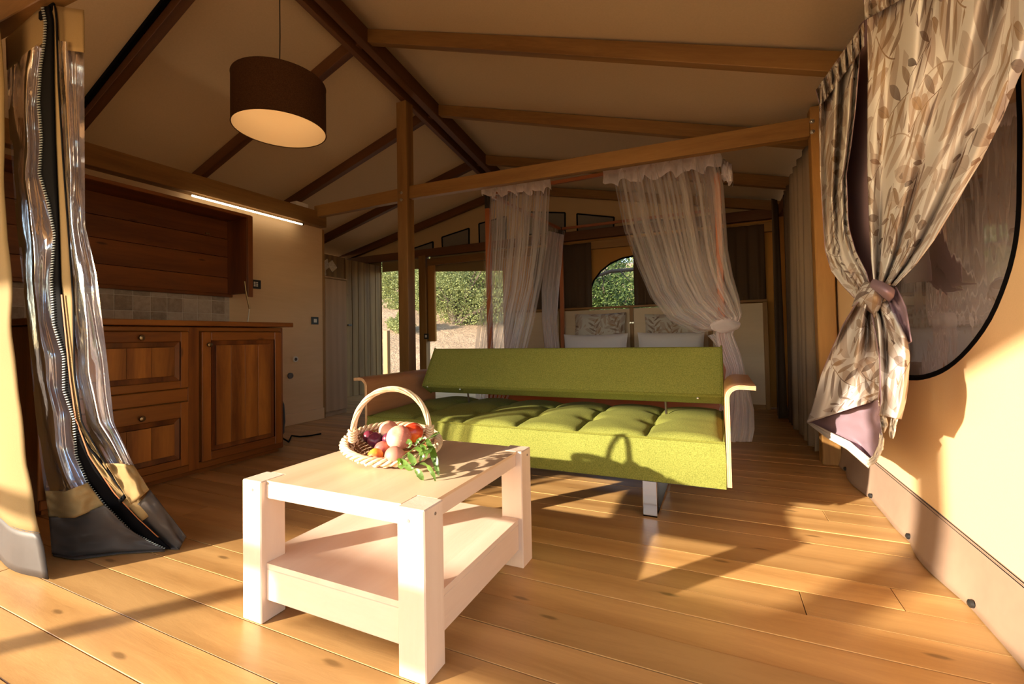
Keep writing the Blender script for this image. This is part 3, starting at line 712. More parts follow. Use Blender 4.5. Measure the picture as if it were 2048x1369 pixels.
bm = bmesh.new(); bmesh.ops.create_uvsphere(bm, u_segments=16, v_segments=10, radius=.03); bmesh.ops.translate(bm, verts=bm.verts, vec=(LC.x, LC.y, Lz1-.1))
fbm(bm, 'bulb', plain('bulb_glow', (1, .9, .7), .3, emit=(1, .78, .5), est=16), pl_, True)
tubeo('cord', [(LC.x, LC.y, Lz1), (LC.x-.003, LC.y, Lz1+.12), (LC.x+.002, LC.y, Lz1+.3), (LC.x, LC.y, zr(LC.y)-.16)], .0035, BLACK, pl_, 6)

# ---------------------------------------------------------------- coffee table
TX0, TX1, TY0, TY1, TZ = -1.272, -.630, .862, 1.506, .400
tb = empty('coffee_table', ((TX0+TX1)/2, (TY0+TY1)/2, 0)); tag(tb, 'pale whitewashed wooden coffee table with square legs and lower shelf', 'table')
lw = .080
for (x0, y0_) in ((TX0, TY0), (TX1-lw, TY0), (TX0, TY1-lw), (TX1-lw, TY1-lw)):
    box('leg', (x0, y0_, 0), (x0+lw, y0_+lw, TZ), TABW[2], tb, .003)
ins = .022
TABTOP = wood('tabletop_veneer', (.76, .55, .36), (.66, .44, .27), 1, .42, k=.9, knots=0, vary=0)
box('rail', (TX0+lw, TY0+ins-.006, TZ-.050), (TX1-lw, TY0+ins+.022, TZ-.0095), TABW[0], tb, .002)
box('rail', (TX0+lw, TY1-ins-.022, TZ-.052), (TX1-lw, TY1-ins, TZ-.008), TABW[0], tb, .002)
box('rail', (TX0+ins, TY0+lw, TZ-.052), (TX0+ins+.022, TY1-lw, TZ-.008), TABW[1], tb, .002)
box('rail', (TX1-ins-.022, TY0+lw, TZ-.052), (TX1-ins, TY1-lw, TZ-.008), TABW[1], tb, .002)
def cross_board(name, z0_, z1_, mat, o_=.02):
    """board notched around the four legs"""
    bm = bmesh.new(); g = .001
    pts = [(TX0+lw+g, TY0+o_), (TX1-lw-g, TY0+o_), (TX1-lw-g, TY0+lw+g), (TX1-o_, TY0+lw+g), (TX1-o_, TY1-lw-g), (TX1-lw-g, TY1-lw-g), (TX1-lw-g, TY1-o_), (TX0+lw+g, TY1-o_), (TX0+lw+g, TY1-lw-g), (TX0+o_, TY1-lw-g), (TX0+o_, TY0+lw+g), (TX0+lw+g, TY0+lw+g)]
    f = bm.faces.new([bm.verts.new((a, b, z0_)) for a, b in pts])
    e = bmesh.ops.extrude_face_region(bm, geom=[f]); bmesh.ops.translate(bm, verts=[v for v in e['geom'] if isinstance(v, bmesh.types.BMVert)], vec=(0, 0, z1_-z0_))
    bmesh.ops.recalc_face_normals(bm, faces=bm.faces); return fbm(bm, name, mat, tb)
cross_board('tabletop', TZ-.009, TZ-.0006, TABTOP, .018)
cross_board('shelf', .151, .166, TABW[1], .016)
box('shelf_board', (TX1-.075, TY0+lw+.002, .1662), (TX1-.012, TY1-lw-.002, .171), TABW[1], tb, .001)
for lo, hi, ax in (((TX0+lw, TY0+.016, .062), (TX1-lw, TY0+.036, .150), 0), ((TX0+lw, TY1-.036, .062), (TX1-lw, TY1-.016, .150), 0),
                   ((TX0+.016, TY0+lw, .062), (TX0+.036, TY1-lw, .150), 1), ((TX1-.036, TY0+lw, .062), (TX1-.016, TY1-lw, .150), 1)):
    box('apron', lo, hi, TABW[ax], tb, .002)
HOLE = plain('screw_hole', (.25, .2, .17), .5, .6)
def scr(c_, ax):
    bm = bmesh.new(); lathe(bm, [(.0003, .0012), (.0035, .0012), (.0042, 0)], (0, 0, 0), 10)
    M_ = Matrix.Rotation(math.pi/2, 3, 'X') if ax == 1 else Matrix.Rotation(math.pi/2, 3, 'Y')
    bmesh.ops.rotate(bm, verts=bm.verts, matrix=M_); bmesh.ops.translate(bm, verts=bm.verts, vec=Vector(c_)); fbm(bm, 'screw', HOLE, tb, True)
scr((TX0+.045, TY0, TZ-.026), 1); scr((TX1-.045, TY0, TZ-.03), 1); scr((TX1, TY0+.045, TZ-.022), 0); scr((TX1, TY1-.03, TZ-.022), 0)

# ---------------------------------------------------------------- sofa
SX0, SX1, SY0, SY1 = -1.80, .012, 1.95, 2.74
sf = empty('sofa_bed', ((SX0+SX1)/2, 2.3, 0)); tag(sf, 'green fabric sofa bed with tufted seat and curved wooden armrests', 'sofa')
seams = [SX0]+[AZ(px, py, .375).x for px, py in ((868, 838), (950, 843), (1040, 848), (1160, 857), (1296, 870))]+[SX1]
seams = [SX0+(SX1-SX0)*k/6 for k in range(7)]
by_ = [SY0+.26, SY0+.52]
def seat_top(x, y):
    k = min(range(6), key=lambda q: 0 if seams[q] <= x <= seams[q+1] else 9)
    u = (x-seams[k])/(seams[k+1]-seams[k]); u = min(1, max(0, u))
    v = (y-SY0)/(SY1-SY0)
    puff = .026*(max(0, math.sin(math.pi*u))**.42)
    edge = min(1, max(0, min(v, 1-v)/.05))**.5; ex = min(1, max(0, min(x-SX0, SX1-x)/.03))**.5
    z = .362+puff*edge*ex
    for yb2 in by_:
        for xs in seams[1:-1]:
            d = math.hypot((x-xs)*1.0, (y-yb2)*1.15); z -= .022*math.exp(-(d/.05)**2)
    z += .012*math.sin(math.pi*v)*ex
    z += .0025*noise.noise(Vector((x*9, y*9, 1)))
    return z
nx, ny = 150, 56
bm = bmesh.new(); g = [[bm.verts.new((lerp(SX0, SX1, i/nx), lerp(SY0, SY1, j/ny), seat_top(lerp(SX0, SX1, i/nx), lerp(SY0, SY1, j/ny)))) for i in range(nx+1)] for j in range(ny+1)]
for j in range(ny):
    for i in range(nx): bm.faces.new((g[j][i], g[j][i+1], g[j+1][i+1], g[j+1][i]))
ring = [g[0][i] for i in range(nx+1)]+[g[j][nx] for j in range(1, ny+1)]+[g[ny][i] for i in range(nx-1, -1, -1)]+[g[j][0] for j in range(ny-1, 0, -1)]
prev = ring
for q in range(1, 7):
    zz = lerp(.362, .185, q/6); bl = .012*math.sin(math.pi*q/6)
    cur = []
    for v in ring:
        dx = 1 if v.co.x > SX1-1e-4 else -1 if v.co.x < SX0+1e-4 else 0; dy = -1 if v.co.y < SY0+1e-4 else 1 if v.co.y > SY1-1e-4 else 0
        cur.append(bm.verts.new((v.co.x+dx*bl*.2, v.co.y+dy*bl, zz)))
    for k in range(len(ring)): bm.faces.new((prev[k], cur[k], cur[(k+1) % len(ring)], prev[(k+1) % len(ring)]))
    prev = cur
bm.faces.new(prev)
fbm(bm, 'seat_cushion', GREEN, sf, True)
GREEND = fabric('green_piping', (.19, .19, .035), (.11, .11, .015), 230, .95, .3)
bm = bmesh.new(); zz = .366
tube(bm, [(SX0, SY0-.002, zz), (SX1, SY0-.002, zz)], .005, 6); tube(bm, [(SX1-.002, SY0, zz), (SX1-.002, SY1, zz)], .005, 6); tube(bm, [(SX0+.002, SY0, zz), (SX0+.002, SY1, zz)], .005, 6)
fbm(bm, 'piping', GREEND, sf, True)
bm = bmesh.new()
for xs in seams[1:-1]:
    pts = [(xs+.012*math.sin(3*k/20), lerp(SY0+.004, SY1-.01, k/30), seat_top(xs, lerp(SY0+.004, SY1-.01, k/30))+.0015) for k in range(31)]
    tube(bm, [(p_[0]-.012*math.sin(3*i_/20), p_[1], p_[2]) for i_, p_ in enumerate(pts)], .0022, 4)
fbm(bm, 'seams', GREEND, sf, True)
for yb2 in by_:
    for xs in seams[1:-1]:
        bm = bmesh.new(); bmesh.ops.create_uvsphere(bm, u_segments=10, v_segments=6, radius=.011, matrix=Matrix.Translation((xs, yb2, seat_top(xs, yb2)+.001)) @ Matrix.Diagonal((1, 1, .4, 1)))
        fbm(bm, 'button', GREEND, sf, True)
box('seat_base', (SX0+.05, SY0+.04, .17), (SX1-.03, SY1-.04, .186), BLACK, sf)
# backrest: slanted slab
BX0, BX1 = -1.725, .018
Pb = Vector((0, 2.355, .497)); Pt = Vector((0, 2.50, .733)); th = .105
dn = (Pt-Pb); nn = Vector((0, dn.z, -dn.y)).normalized()
bm = bmesh.new()
prof = [(Pb.y, Pb.z), (Pt.y, Pt.z), (Pt.y+nn.y*th, Pt.z+nn.z*th*.6), (Pb.y+nn.y*th, Pb.z+nn.z*th+.0)]
nseg = 40; prev = None
for i in range(nseg+1):
    x = lerp(BX0, BX1, i/nseg); ring = []
    for a, b in zip(prof, prof[1:]+prof[:1]):
        for t in (0, .2, .4, .6, .8):
            yy, zz = lerp(a[0], b[0], t), lerp(a[1], b[1], t)
            ring.append(bm.verts.new((x, yy, zz)))
    if prev:
        for k in range(len(ring)): bm.faces.new((prev[k], ring[k], ring[(k+1) % len(ring)], prev[(k+1) % len(ring)]))
    else: bm.faces.new(ring)
    prev = ring
bm.faces.new(prev[::-1]); bmesh.ops.recalc_face_normals(bm, faces=bm.faces)
bmesh.ops.bevel(bm, geom=[e for e in bm.edges if len(e.link_faces) == 2 and e.calc_face_angle(0) > .6], offset=.016, segments=3, affect='EDGES', profile=.5)
fbm(bm, 'backrest', GREEN, sf, True)
bm = bmesh.new(); e_ = .004
for xx in (BX0+.006, BX1-.006): tube(bm, [(xx, a[0], a[1]) for a in prof+prof[:1]], .0045, 6)
tube(bm, [(BX0+.01, Pb.y+.004, Pb.z+.004), (BX1-.01, Pb.y+.004, Pb.z+.004)], .0045, 6)
fbm(bm, 'piping', GREEND, sf, True)
# arms
def arm(sx, xin, yA, yB, ztop, ext):
    r_ = empty('armrest', (xin, yA, .2)); r_.parent = sf; r_.location = Vector((xin, yA, .2))-Vector(sf.location)
    path = [(0, .20), (0, .35), (0, ztop-.045)]
    for k in range(1, 7): a = math.pi/2*k/6; path.append((sx*(.045-.045*math.cos(a)), ztop-.045+.045*math.sin(a)))
    path.append((sx*ext*.6, ztop)); path.append((sx*ext, ztop-.002))
    t_ = .016; outl = []; inl = []
    for i, p_ in enumerate(path):
        q0, q1 = path[max(0, i-1)], path[min(len(path)-1, i+1)]; d = Vector((q1[0]-q0[0], q1[1]-q0[1])).normalized(); n2 = Vector((d.y, -d.x))*sx
        outl.append((p_[0]+n2.x*t_/2, p_[1]+n2.y*t_/2)); inl.append((p_[0]-n2.x*t_/2, p_[1]-n2.y*t_/2))
    # veneer faces
    for nm, pts, mat in (('veneer', outl, WALNUT), ('veneer', inl, WALNUT)):
        bm = bmesh.new()
        cols = [[bm.verts.new((xin+p_[0], yy, p_[1])) for p_ in pts] for yy in (yA, yB)]
        for k in range(len(pts)-1): bm.faces.new((cols[0][k], cols[0][k+1], cols[1][k+1], cols[1][k]))
        fbm(bm, nm, mat, r_, True)
    # ply core edges: five layers of alternating tint
    bm = bmesh.new(); mats = []
    for q in range(5):
        a_, b_ = q/5, (q+1)/5
        for yy in (yA, yB):
            for k in range(len(path)-1):
                P_ = [(lerp(inl[kk][0], outl[kk][0], t), lerp(inl[kk][1], outl[kk][1], t)) for kk, t in ((k, a_), (k+1, a_), (k+1, b_), (k, b_))]
                f = bm.faces.new([bm.verts.new((xin+p_[0], yy, p_[1])) for p_ in P_]); f.material_index = q % 2
        for kk in (0, len(path)-1):
            P_ = [(lerp(inl[kk][0], outl[kk][0], t), lerp(inl[kk][1], outl[kk][1], t)) for t in (a_, b_)]
            f = bm.faces.new([bm.verts.new((xin+P_[0][0], yA, P_[0][1])), bm.verts.new((xin+P_[1][0], yA, P_[1][1])), bm.verts.new((xin+P_[1][0], yB, P_[1][1])), bm.verts.new((xin+P_[0][0], yB, P_[0][1]))]); f.material_index = q % 2
    fbm(bm, 'ply_edge', [PLYEDGE, plain('ply_dark_layer', (.42, .22, .10), .5)], r_)
arm(1, .024, 1.93, 2.44, .588, .100)
arm(-1, SX0-.012, 1.95, 2.62, .575, .090)
# chrome loop legs
for xl in (-.292, -1.48):
    bm = bmesh.new(); ya, yb2, t_ = 2.045, 2.56, .008
    pts = [(ya, .17), (ya, .004), (yb2, .004), (yb2, .17)]
    for (a, b) in zip(pts, pts[1:]):
        lo = (xl-.03, min(a[0], b[0])-t_/2, min(a[1], b[1])-.004+.0005); hi = (xl+.03, max(a[0], b[0])+t_/2, max(a[1], b[1])+.004)
        abox(bm, lo, hi)
    bev(bm, .0012); fbm(bm, 'leg', CHROME, sf)
for px in (935, 1330):
    p_ = AY(px, 800, 2.45)
    tubeo('support_rod', [(p_.x, 2.44, .52), (p_.x+.005, 2.47, .345)], .006, plain('rod_steel', (.25, .2, .16), .35, 1), sf)
for xx, zz in ((-1.69, .50), (-.1, .49), (-1.45, .49)):
    bm = bmesh.new(); bmesh.ops.create_uvsphere(bm, u_segments=8, v_segments=6, radius=.007, matrix=Matrix.Translation((xx, 2.37, zz-.008))); fbm(bm, 'hinge_pin', STEEL, sf, True)

# ---------------------------------------------------------------- bed
bed = empty('four_poster_bed', (-.9, 4.5, 0)); tag(bed, 'red-brown wooden four-poster bed with canopy rails behind the sofa', 'bed')
FY, HY = 3.72, 5.18
fl_ = AY(979, 600, FY); fr_ = AY(1442, 600, FY); bl_ = AY(1124, 600, HY); br_x = fr_.x
posts = [(fl_.x, FY, 2.165), (fr_.x, FY, 2.165), (bl_.x, HY, 2.12), (fr_.x+.02, HY, 2.12)]
for x, y, h in posts:
    box('post', (x-.022, y-.022, 0), (x+.022, y+.022, h-.155), REDW, bed, .003)
    box('post_cap', (x-.023, y-.023, h-.155), (x+.023, y+.023, h), BLACK, bed, .002)
bar('canopy_rail', (posts[0][0], FY, 2.15), (posts[1][0], FY, 2.15), .03, .03, REDWX, bed)
bar('canopy_rail', (posts[2][0], HY, 2.10), (posts[3][0], HY, 2.10), .03, .03, REDWX, bed)
bar('canopy_rail', (posts[0][0], FY, 2.15), (posts[2][0], HY, 2.10), .03, .03, REDWX, bed)
bar('canopy_rail', (posts[1][0], FY, 2.15), (posts[3][0], HY, 2.10), .03, .03, REDWX, bed)
box('bed_frame', (posts[0][0], FY-.02, .195), (posts[1][0], FY+.02, .325), REDWX, bed, .003)
box('bed_frame', (posts[0][0]+.03, FY+.03, .195), (posts[0][0]+.07, HY, .325), REDW, bed, .003)
box('bed_frame', (posts[1][0]-.07, FY+.03, .195), (posts[1][0]-.03, HY, .325), REDW, bed, .003)
bm = bmesh.new(); abox(bm, (posts[0][0]+.09, FY+.05, .25), (posts[1][0]-.09, HY+.05, .52)); bev(bm, .05, 3)
mt_ = fbm(bm, 'mattress', WHITEF, None, True); tag(mt_, 'white sheeted mattress lying in the four-poster bed', 'mattress')
box('slat_base', (posts[0][0]+.07, FY+.03, .21), (posts[1][0]-.07, HY, .249), REDW, bed)
# headboard partition with pale panels
hb = empty('headboard_partition', (-.9, 5.3, 0)); tag(hb, 'low pale panelled headboard partition with brown frame behind the bed', 'partition')
HBY = 5.27; xs_ = [AY(1040, 620, HBY).x, AY(1263, 620, HBY).x, AY(1530, 610, HBY).x]; zt_ = 1.11
xm = [xs_[0]-.1, AY(1121, 640, HBY).x, xs_[1], AY(1400, 640, HBY).x+.1, xs_[2]]
for a, b in zip(xm, xm[1:]): box('panel', (a+.02, HBY, .05), (b-.02, HBY+.012, zt_-.01), PANELW, hb, .001)
for a in xm: box('frame_stile', (a-.022, HBY-.01, 0), (a+.022, HBY+.02, zt_), BEAM[2], hb, .003)
box('top_cap', (xm[0]-.02, HBY-.018, zt_), (xm[-1]+.02, HBY+.03, zt_+.025), BEAM[0], hb, .003)
box('bottom_rail', (xm[0], HBY-.004, .0), (xm[-1], HBY+.018, .05), BEAM[0], hb)
for px in (1261, 1266): p_ = AY(px, 646, HBY-.01); bolt((p_.x, HBY-.012, p_.z), 1, hb)
def pillow(name, c_, w_, h_, t_, tilt, mat, label, cat='pillow', grp=None, rz=0):
    n = 22; bm = bmesh.new(); uvl = bm.loops.layers.uv.new('UVMap'); grids = []
    for sgn in (1, -1):
        g_ = []
        for j in range(n+1):
            row = []
            for i in range(n+1):
                u, v = 2*i/n-1, 2*j/n-1
                bul = max(0, (1-u**4))**.55*max(0, (1-v**4))**.55
                pinch = 1-.07*(1-abs(u)**2*abs(v)**2)*0-.05*(abs(u)*(1-v*v)*.0)
                xx = u*w_/2*(1-.05*(1-v*v)) ; zz = v*h_/2*(1-.07*(1-u*u))
                row.append(bm.verts.new((xx, -sgn*(t_/2*bul)+.004*noise.noise(Vector((u*3, v*3, sgn))), zz)) if (sgn == 1 or (0 < i < n and 0 < j < n)) else grids[0][j][i])
            g_.append(row)
        grids.append(g_)
        for j in range(n):
            for i in range(n):
                q = (g_[j][i], g_[j][i+1], g_[j+1][i+1], g_[j+1][i]); q = q if sgn == 1 else q[::-1]
                f = bm.faces.new(q)
                for lp in f.loops: lp[uvl].uv = (lp.vert.co.x+c_[0], lp.vert.co.z+c_[2])
    o = fbm(bm, name, mat, None, True); o.location = c_; o.rotation_euler = (tilt, 0, rz); tag(o, label, cat, grp); return o
PY = 5.12
def pil_px(x0, x1, y0_, y1_, yy, mat, label, name, tilt=-.15, t_=.13):
    a, b = AY(x0, y0_, yy), AY(x1, y1_, yy); w_ = b.x-a.x; h_ = max(.3, a.z-b.z)
    return pillow(name, ((a.x+b.x)/2, yy, a.z-h_/2), w_, h_, t_, tilt, mat, label)
pil_px(1148, 1253, 628, 690, 5.17, FLORP, 'leaf-printed pillow against the headboard, nearer the middle post', 'floral_pillow')
pil_px(1288, 1400, 628, 690, 5.17, FLORP, 'leaf-printed pillow half hidden by the gathered bed net', 'floral_pillow')
pil_px(1126, 1257, 669, 740, 4.98, WHITEF, 'white pillow in front of the fully visible leaf-printed pillow', 'white_pillow')
pil_px(1274, 1412, 665, 740, 4.98, WHITEF, 'white pillow beside the gathered knot of the bed net', 'white_pillow')

# ---------------------------------------------------------------- dark curtains
def hang(name, p0, p1, z0_, z1_, amp, nf, mat, label, grp=None, flare=0, seed=0):
    p0, p1 = Vector(p0), Vector(p1); d = (p1-p0); nrm = Vector((-d.y, d.x, 0)).normalized(); L = d.length
    def fn(u, v):
        ph = seed+u*nf*2*math.pi; z = lerp(z1_, z0_, v)
        a = amp*(.5+.5*v)*(math.sin(ph+.6*math.sin(v*2+seed))+.35*math.sin(2.3*ph+v))
        k = (u-.5)*(1+flare*v)+.5
        return p0+d*k+nrm*a+Vector((0, 0, z))
    o = sheet(name, fn, int(nf*10), 14, mat, None, uvs=lambda u, v: (u*L*1.6, v*(z1_-z0_)), solid=.003)
    g = (p0+p1)/2; recentre(o, (g.x, g.y, z0_)); tag(o, label, 'curtain', grp); return o
def bx(px, yy): return AY(px, 560, yy).x
hang('dark_curtain', (bx(1066, 5.33), 5.34, 0), (bx(1183, 5.33), 5.34, 0), 1.12, 1.93, .018, 5, DARKC, 'dark brown curtain drawn open left of the arched window', 'dark curtains of the sleeping area')
hang('dark_curtain', (bx(1267, 5.33), 5.34, 0), (bx(1532, 5.33), 5.34, 0), 1.12, 1.93, .018, 11, DARKC, 'wide dark brown curtain behind the net, right of the arched window', 'dark curtains of the sleeping area', seed=2)
hang('dark_curtain', (.50, 4.70, 0), (.56, 5.15, 0), .01, 2.02, .035, 3, DARKC, 'dark brown floor-length curtain in the far right corner', 'dark curtains of the sleeping area', seed=1)
hang('dark_curtain', (.57, 4.25, 0), (.57, 4.62, 0), .02, 2.02, .03, 2.5, DARKC, 'dark brown floor-length curtain next to the taupe curtain', 'dark curtains of the sleeping area', seed=4)
hang('taupe_curtain', (.575, 3.42, 0), (.56, 4.15, 0), .03, 2.03, .035, 4, MIDC, 'taupe floor-length curtain hanging behind the right wall post', seed=3)

# ---------------------------------------------------------------- bed nets
def netsheet(name, Lp, Rp, depth, ax, mat, parent=None, nu=60, nv=50, nf=7, amp=.03, seed=0, conv=None):
    def fn(u, v):
        a, b = poly(Lp, v), poly(Rp, v); px, py = lerp(a[0], b[0], u), lerp(a[1], b[1], u)
        wdt = abs(b[0]-a[0]); s = min(1, wdt/90+.15)
        off = amp*s*(math.sin(2*math.pi*nf*u+seed+.8*math.sin(3*v+seed))+.4*math.sin(2*math.pi*nf*2.3*u+seed*2+v*2))
        return at(px, py, ax, depth+off)
    return sheet(name, fn, nu, nv, mat, parent, uvs=lambda u, v: (u, v))
def header(name, a, b, yy, h_, parent, seed=0):
    """ruffled heading of the net"""
    A_, B_ = AY(*a, yy), AY(*b, yy)
    def fn(u, v):
        p_ = A_.lerp(B_, u); w_ = math.sin(u*34+seed)+.6*math.sin(u*61+seed*3)
        return p_+Vector((.012*math.sin(u*50+v*3), -.03*abs(math.sin(v*math.pi))-.02*w_*(.3+v), -h_*v+.012*w_*v))
    return sheet(name, fn, 110, 6, NETD, parent, uvs=lambda u, v: (u, v))
ln = empty('bed_net', (fl_.x+.2, FY, 0)); tag(ln, 'sheer white bed net hanging from the front post nearest the middle post', 'net')
netsheet('net', [(976, 378), (974, 430), (969, 510), (966, 586), (957, 630), (950, 694), (948, 760), (955, 830), (962, 870)], [(1101, 362), (1098, 411), (1095, 488), (1086, 553), (1069, 641), (1056, 694), (1040, 745), (1015, 800), (1000, 870)], FY-.03, 1, NET, ln, nf=8, amp=.035)
netsheet('net', [(985, 380), (984, 480), (980, 586), (966, 650), (958, 720), (965, 860)], [(1090, 370), (1080, 480), (1068, 560), (1045, 650), (1030, 710), (990, 860)], FY+.03, 1, NET, ln, nf=6, amp=.03, seed=2)
header('heading', (965, 372), (1101, 358), FY-.05, .10, ln)
rn = empty('bed_net', (fr_.x-.3, FY, 0)); tag(rn, 'sheer white bed net swept aside and knotted around the bed post', 'net')
Lp = [(1226, 345), (1230, 371), (1248, 461), (1275, 534), (1302, 597), (1338, 642), (1393, 667), (1438, 660), (1458, 652)]
Rp = [(1431, 305), (1447, 371), (1452, 440), (1456, 500), (1466, 552), (1479, 597), (1484, 628), (1478, 645), (1466, 648)]
netsheet('net', Lp, Rp, FY-.05, 1, NET, rn, nf=7, amp=.05, nu=110, nv=60)
netsheet('net', [(a+10, b-6) for a, b in Lp], [(a-14, b) for a, b in Rp], FY-.0, 1, NET, rn, nf=5, amp=.035, seed=3, nu=80)
header('heading', (1206, 343), (1440, 304), FY-.07, .115, rn, 1)
header('heading', (1444, 318), (1462, 330), FY+.02, .14, rn, 2)
# knot and tail
netsheet('tail', [(1440, 640), (1430, 668), (1436, 700), (1452, 740), (1446, 790), (1430, 850), (1424, 886)], [(1484, 632), (1466, 668), (1482, 710), (1497, 770), (1508, 820), (1509, 860), (1504, 884)], FY-.06, 1, NETD, rn, nf=5, amp=.03)
netsheet('tail', [(1415, 672), (1432, 690), (1440, 740), (1432, 820), (1420, 880)], [(1455, 660), (1468, 690), (1480, 750), (1486, 830), (1478, 892)], FY-.0, 1, NETD, rn, nf=4, amp=.025, seed=2)
bm = bmesh.new(); kc = AY(1450, 652, FY-.08)
bmesh.ops.create_uvsphere(bm, u_segments=24, v_segments=16, radius=1, matrix=Matrix.Translation(kc) @ Matrix.Diagonal((.10, .05, .05, 1)))
for v in bm.verts: v.co += Vector((1, 1, 1))*.012*noise.noise(v.co*30)
fbm(bm, 'knot', NETD, rn, True)
bn = empty('bed_net', (bl_.x, HY, 0)); tag(bn, 'sheer white bed net gathered at the rear bed post beside the headboard', 'net')
netsheet('net', [(1097, 462), (1090, 520), (1083, 580), (1084, 640), (1090, 700), (1096, 760)], [(1128, 470), (1124, 520), (1118, 580), (1114, 640), (1120, 700), (1126, 760)], HY-.05, 1, NETD, bn, nf=4, amp=.03, nu=40, nv=30)
netsheet('net', [(1090, 452), (1086, 520), (1084, 620), (1092, 750)], [(1130, 462), (1120, 540), (1112, 640), (1118, 750)], HY, 1, NET, bn, nf=4, amp=.03, nu=40, nv=30, seed=2)

# ---------------------------------------------------------------- floral curtain, knotted
fc = empty('leaf_print_curtain', (.55, 1.9, .3)); tag(fc, 'leaf-printed curtain with mauve lining knotted over the oval window', 'curtain')
def csheet(name, Lp, Rp, x0, amp, nf, nu=70, nv=70, seed=0, mats=(LILAC, FLOR), fade=True, uvo=(0, 0), uvk=None, sharp=1.0, ex=0, n2=1.0):
    def geo(u, v):
        a, b = poly(Lp, v), poly(Rp, v); px, py = lerp(a[0], b[0], u), lerp(a[1], b[1], u)
        env = (1-.55*v) if fade else 1
        f = math.sin(2*math.pi*nf*u+seed+1.1*math.sin(1.7*v+seed)); f = math.copysign(abs(f)**sharp, f)
        off = amp*env*(f+.35*n2*math.sin(2*math.pi*nf*1.9*u+2*seed+v*2.5))+.012*noise.noise(Vector((u*5, v*4, seed)))+ex*v
        return at(px, py, 0, x0-off)
    # arc-length uv
    mid = [geo(.5, j/nv) for j in range(nv+1)]; cum = [0]
    for j in range(nv): cum.append(cum[-1]+(mid[j+1]-mid[j]).length)
    wtop = sum((geo((i+1)/nu, .12)-geo(i/nu, .12)).length for i in range(nu))*1.0
    wk_ = uvk or wtop
    roww = [max(.10, sum((geo((i+1)/nu, j/nv)-geo(i/nu, j/nv)).length for i in range(nu))) for j in range(nv+1)]
    def uvf(u, v):
        wv_ = uvk if uvk else min(wtop*1.1, .35*wtop+.75*roww[int(round(v*nv))])
        return ((u-.5)*wv_+uvo[0], cum[int(round(v*nv))]+uvo[1])
    o = sheet(name, geo, nu, nv, list(mats), fc, uvs=uvf, solid=.0025, lining=True)
    return o
CXD = .50
A_L = [(1640, 176), (1638, 256), (1641, 365), (1647, 456), (1650, 500), (1662, 542), (1683, 570), (1712, 600)]
A_R = [(1724, 52), (1720, 110), (1711, 219), (1702, 292), (1693, 347), (1696, 438), (1699, 460), (1711, 502), (1733, 545), (1740, 572)]
csheet('curtain_fall', A_L, A_R, CXD+.02, .018, 2.6, seed=.5, uvo=(3, 2), uvk=.5)
B_L = [(1734, 0), (1735, 66), (1736, 146), (1735, 329), (1740, 480), (1744, 530), (1748, 566)]
B_R = [(2150, -210), (2105, -40), (2060, 110), (2035, 157), (2003, 237), (1962, 321), (1915, 402), (1868, 480), (1831, 530), (1790, 572)]
csheet('curtain_fall', B_L, B_R, CXD-.02, .027, 3.1, nu=150, nv=110, seed=2.2, mats=(FLOR, FLOR))
# lining sheet seen in the gap
sheet('lining_fall', lambda u, v: AX(lerp(poly(A_R, v)[0]-6, poly(B_L, v)[0]+30, u), lerp(poly(A_R, v)[1], poly(B_L, v)[1], u), .60), 6, 20, LILAC, fc, solid=.002)
# heading ruffle
csheet('heading', [(1632, 180), (1640, 215)], [(1728, 44), (1729, 92)], CXD-.0, .014, 7, nu=90, nv=6, seed=1, fade=False)
csheet('heading', [(1727, -6), (1731, 40)], [(2150, -260), (2150, -200)], CXD-.03, .016, 12, nu=120, nv=6, seed=2, fade=False)
# tails
T_L = [(1716, 604), (1709, 612), (1687, 648), (1662, 702), (1642, 750), (1626, 812), (1613, 847)]
T_R = [(1742, 612), (1744, 632), (1752, 672), (1759, 720), (1760, 763), (1757, 800)]
csheet('tail', T_L, T_R, CXD-.06, .022, 1.6, nu=50, nv=60, seed=1.2, fade=False, uvo=(5, 0), uvk=.5)
T2_L = [(1748, 610), (1755, 640), (1759, 691), (1761, 763), (1762, 803), (1757, 831)]
T2_R = [(1776, 602), (1792, 630), (1812, 672), (1819, 712), (1816, 770), (1811, 803), (1803, 839)]
csheet('tail', T2_L, T2_R, CXD-.05, .014, 1.2, nu=40, nv=60, seed=3.4, fade=False, uvo=(7, 3), uvk=.28)
# lining lobe at the right of the knot and the turned-up lilac hem
csheet('lining_lobe', [(1772, 598), (1790, 640), (1812, 690)], [(1792, 574), (1812, 615), (1823, 684)], CXD-.035, .006, 1, nu=10, nv=30, seed=0, mats=(LILAC, LILAC), fade=False)
csheet('lining_hem', [(1616, 846), (1650, 866), (1695, 893), (1738, 932)], [(1757, 800), (1761, 845), (1766, 880), (1748, 928)], CXD-.03, .012, 1, nu=40, nv=40, seed=2.4, mats=(FLOR, LILAC), fade=False)
WHEM = fabric('pale_hem', (.72, .63, .54), (.68, .6, .5), 300, .8, .1)
csheet('hem', [(1613, 845), (1650, 874), (1695, 900), (1737, 937)], [(1622, 846), (1660, 864), (1700, 884), (1740, 918)], CXD-.05, .002, .5, nu=6, nv=30, seed=0, mats=(WHEM, WHEM), fade=False)
csheet('hem', [(1735, 937), (1752, 925), (1766, 900), (1768, 878)], [(1735, 924), (1746, 912), (1757, 890), (1760, 866)], CXD-.05, .002, .5, nu=6, nv=20, seed=0, mats=(WHEM, WHEM), fade=False)
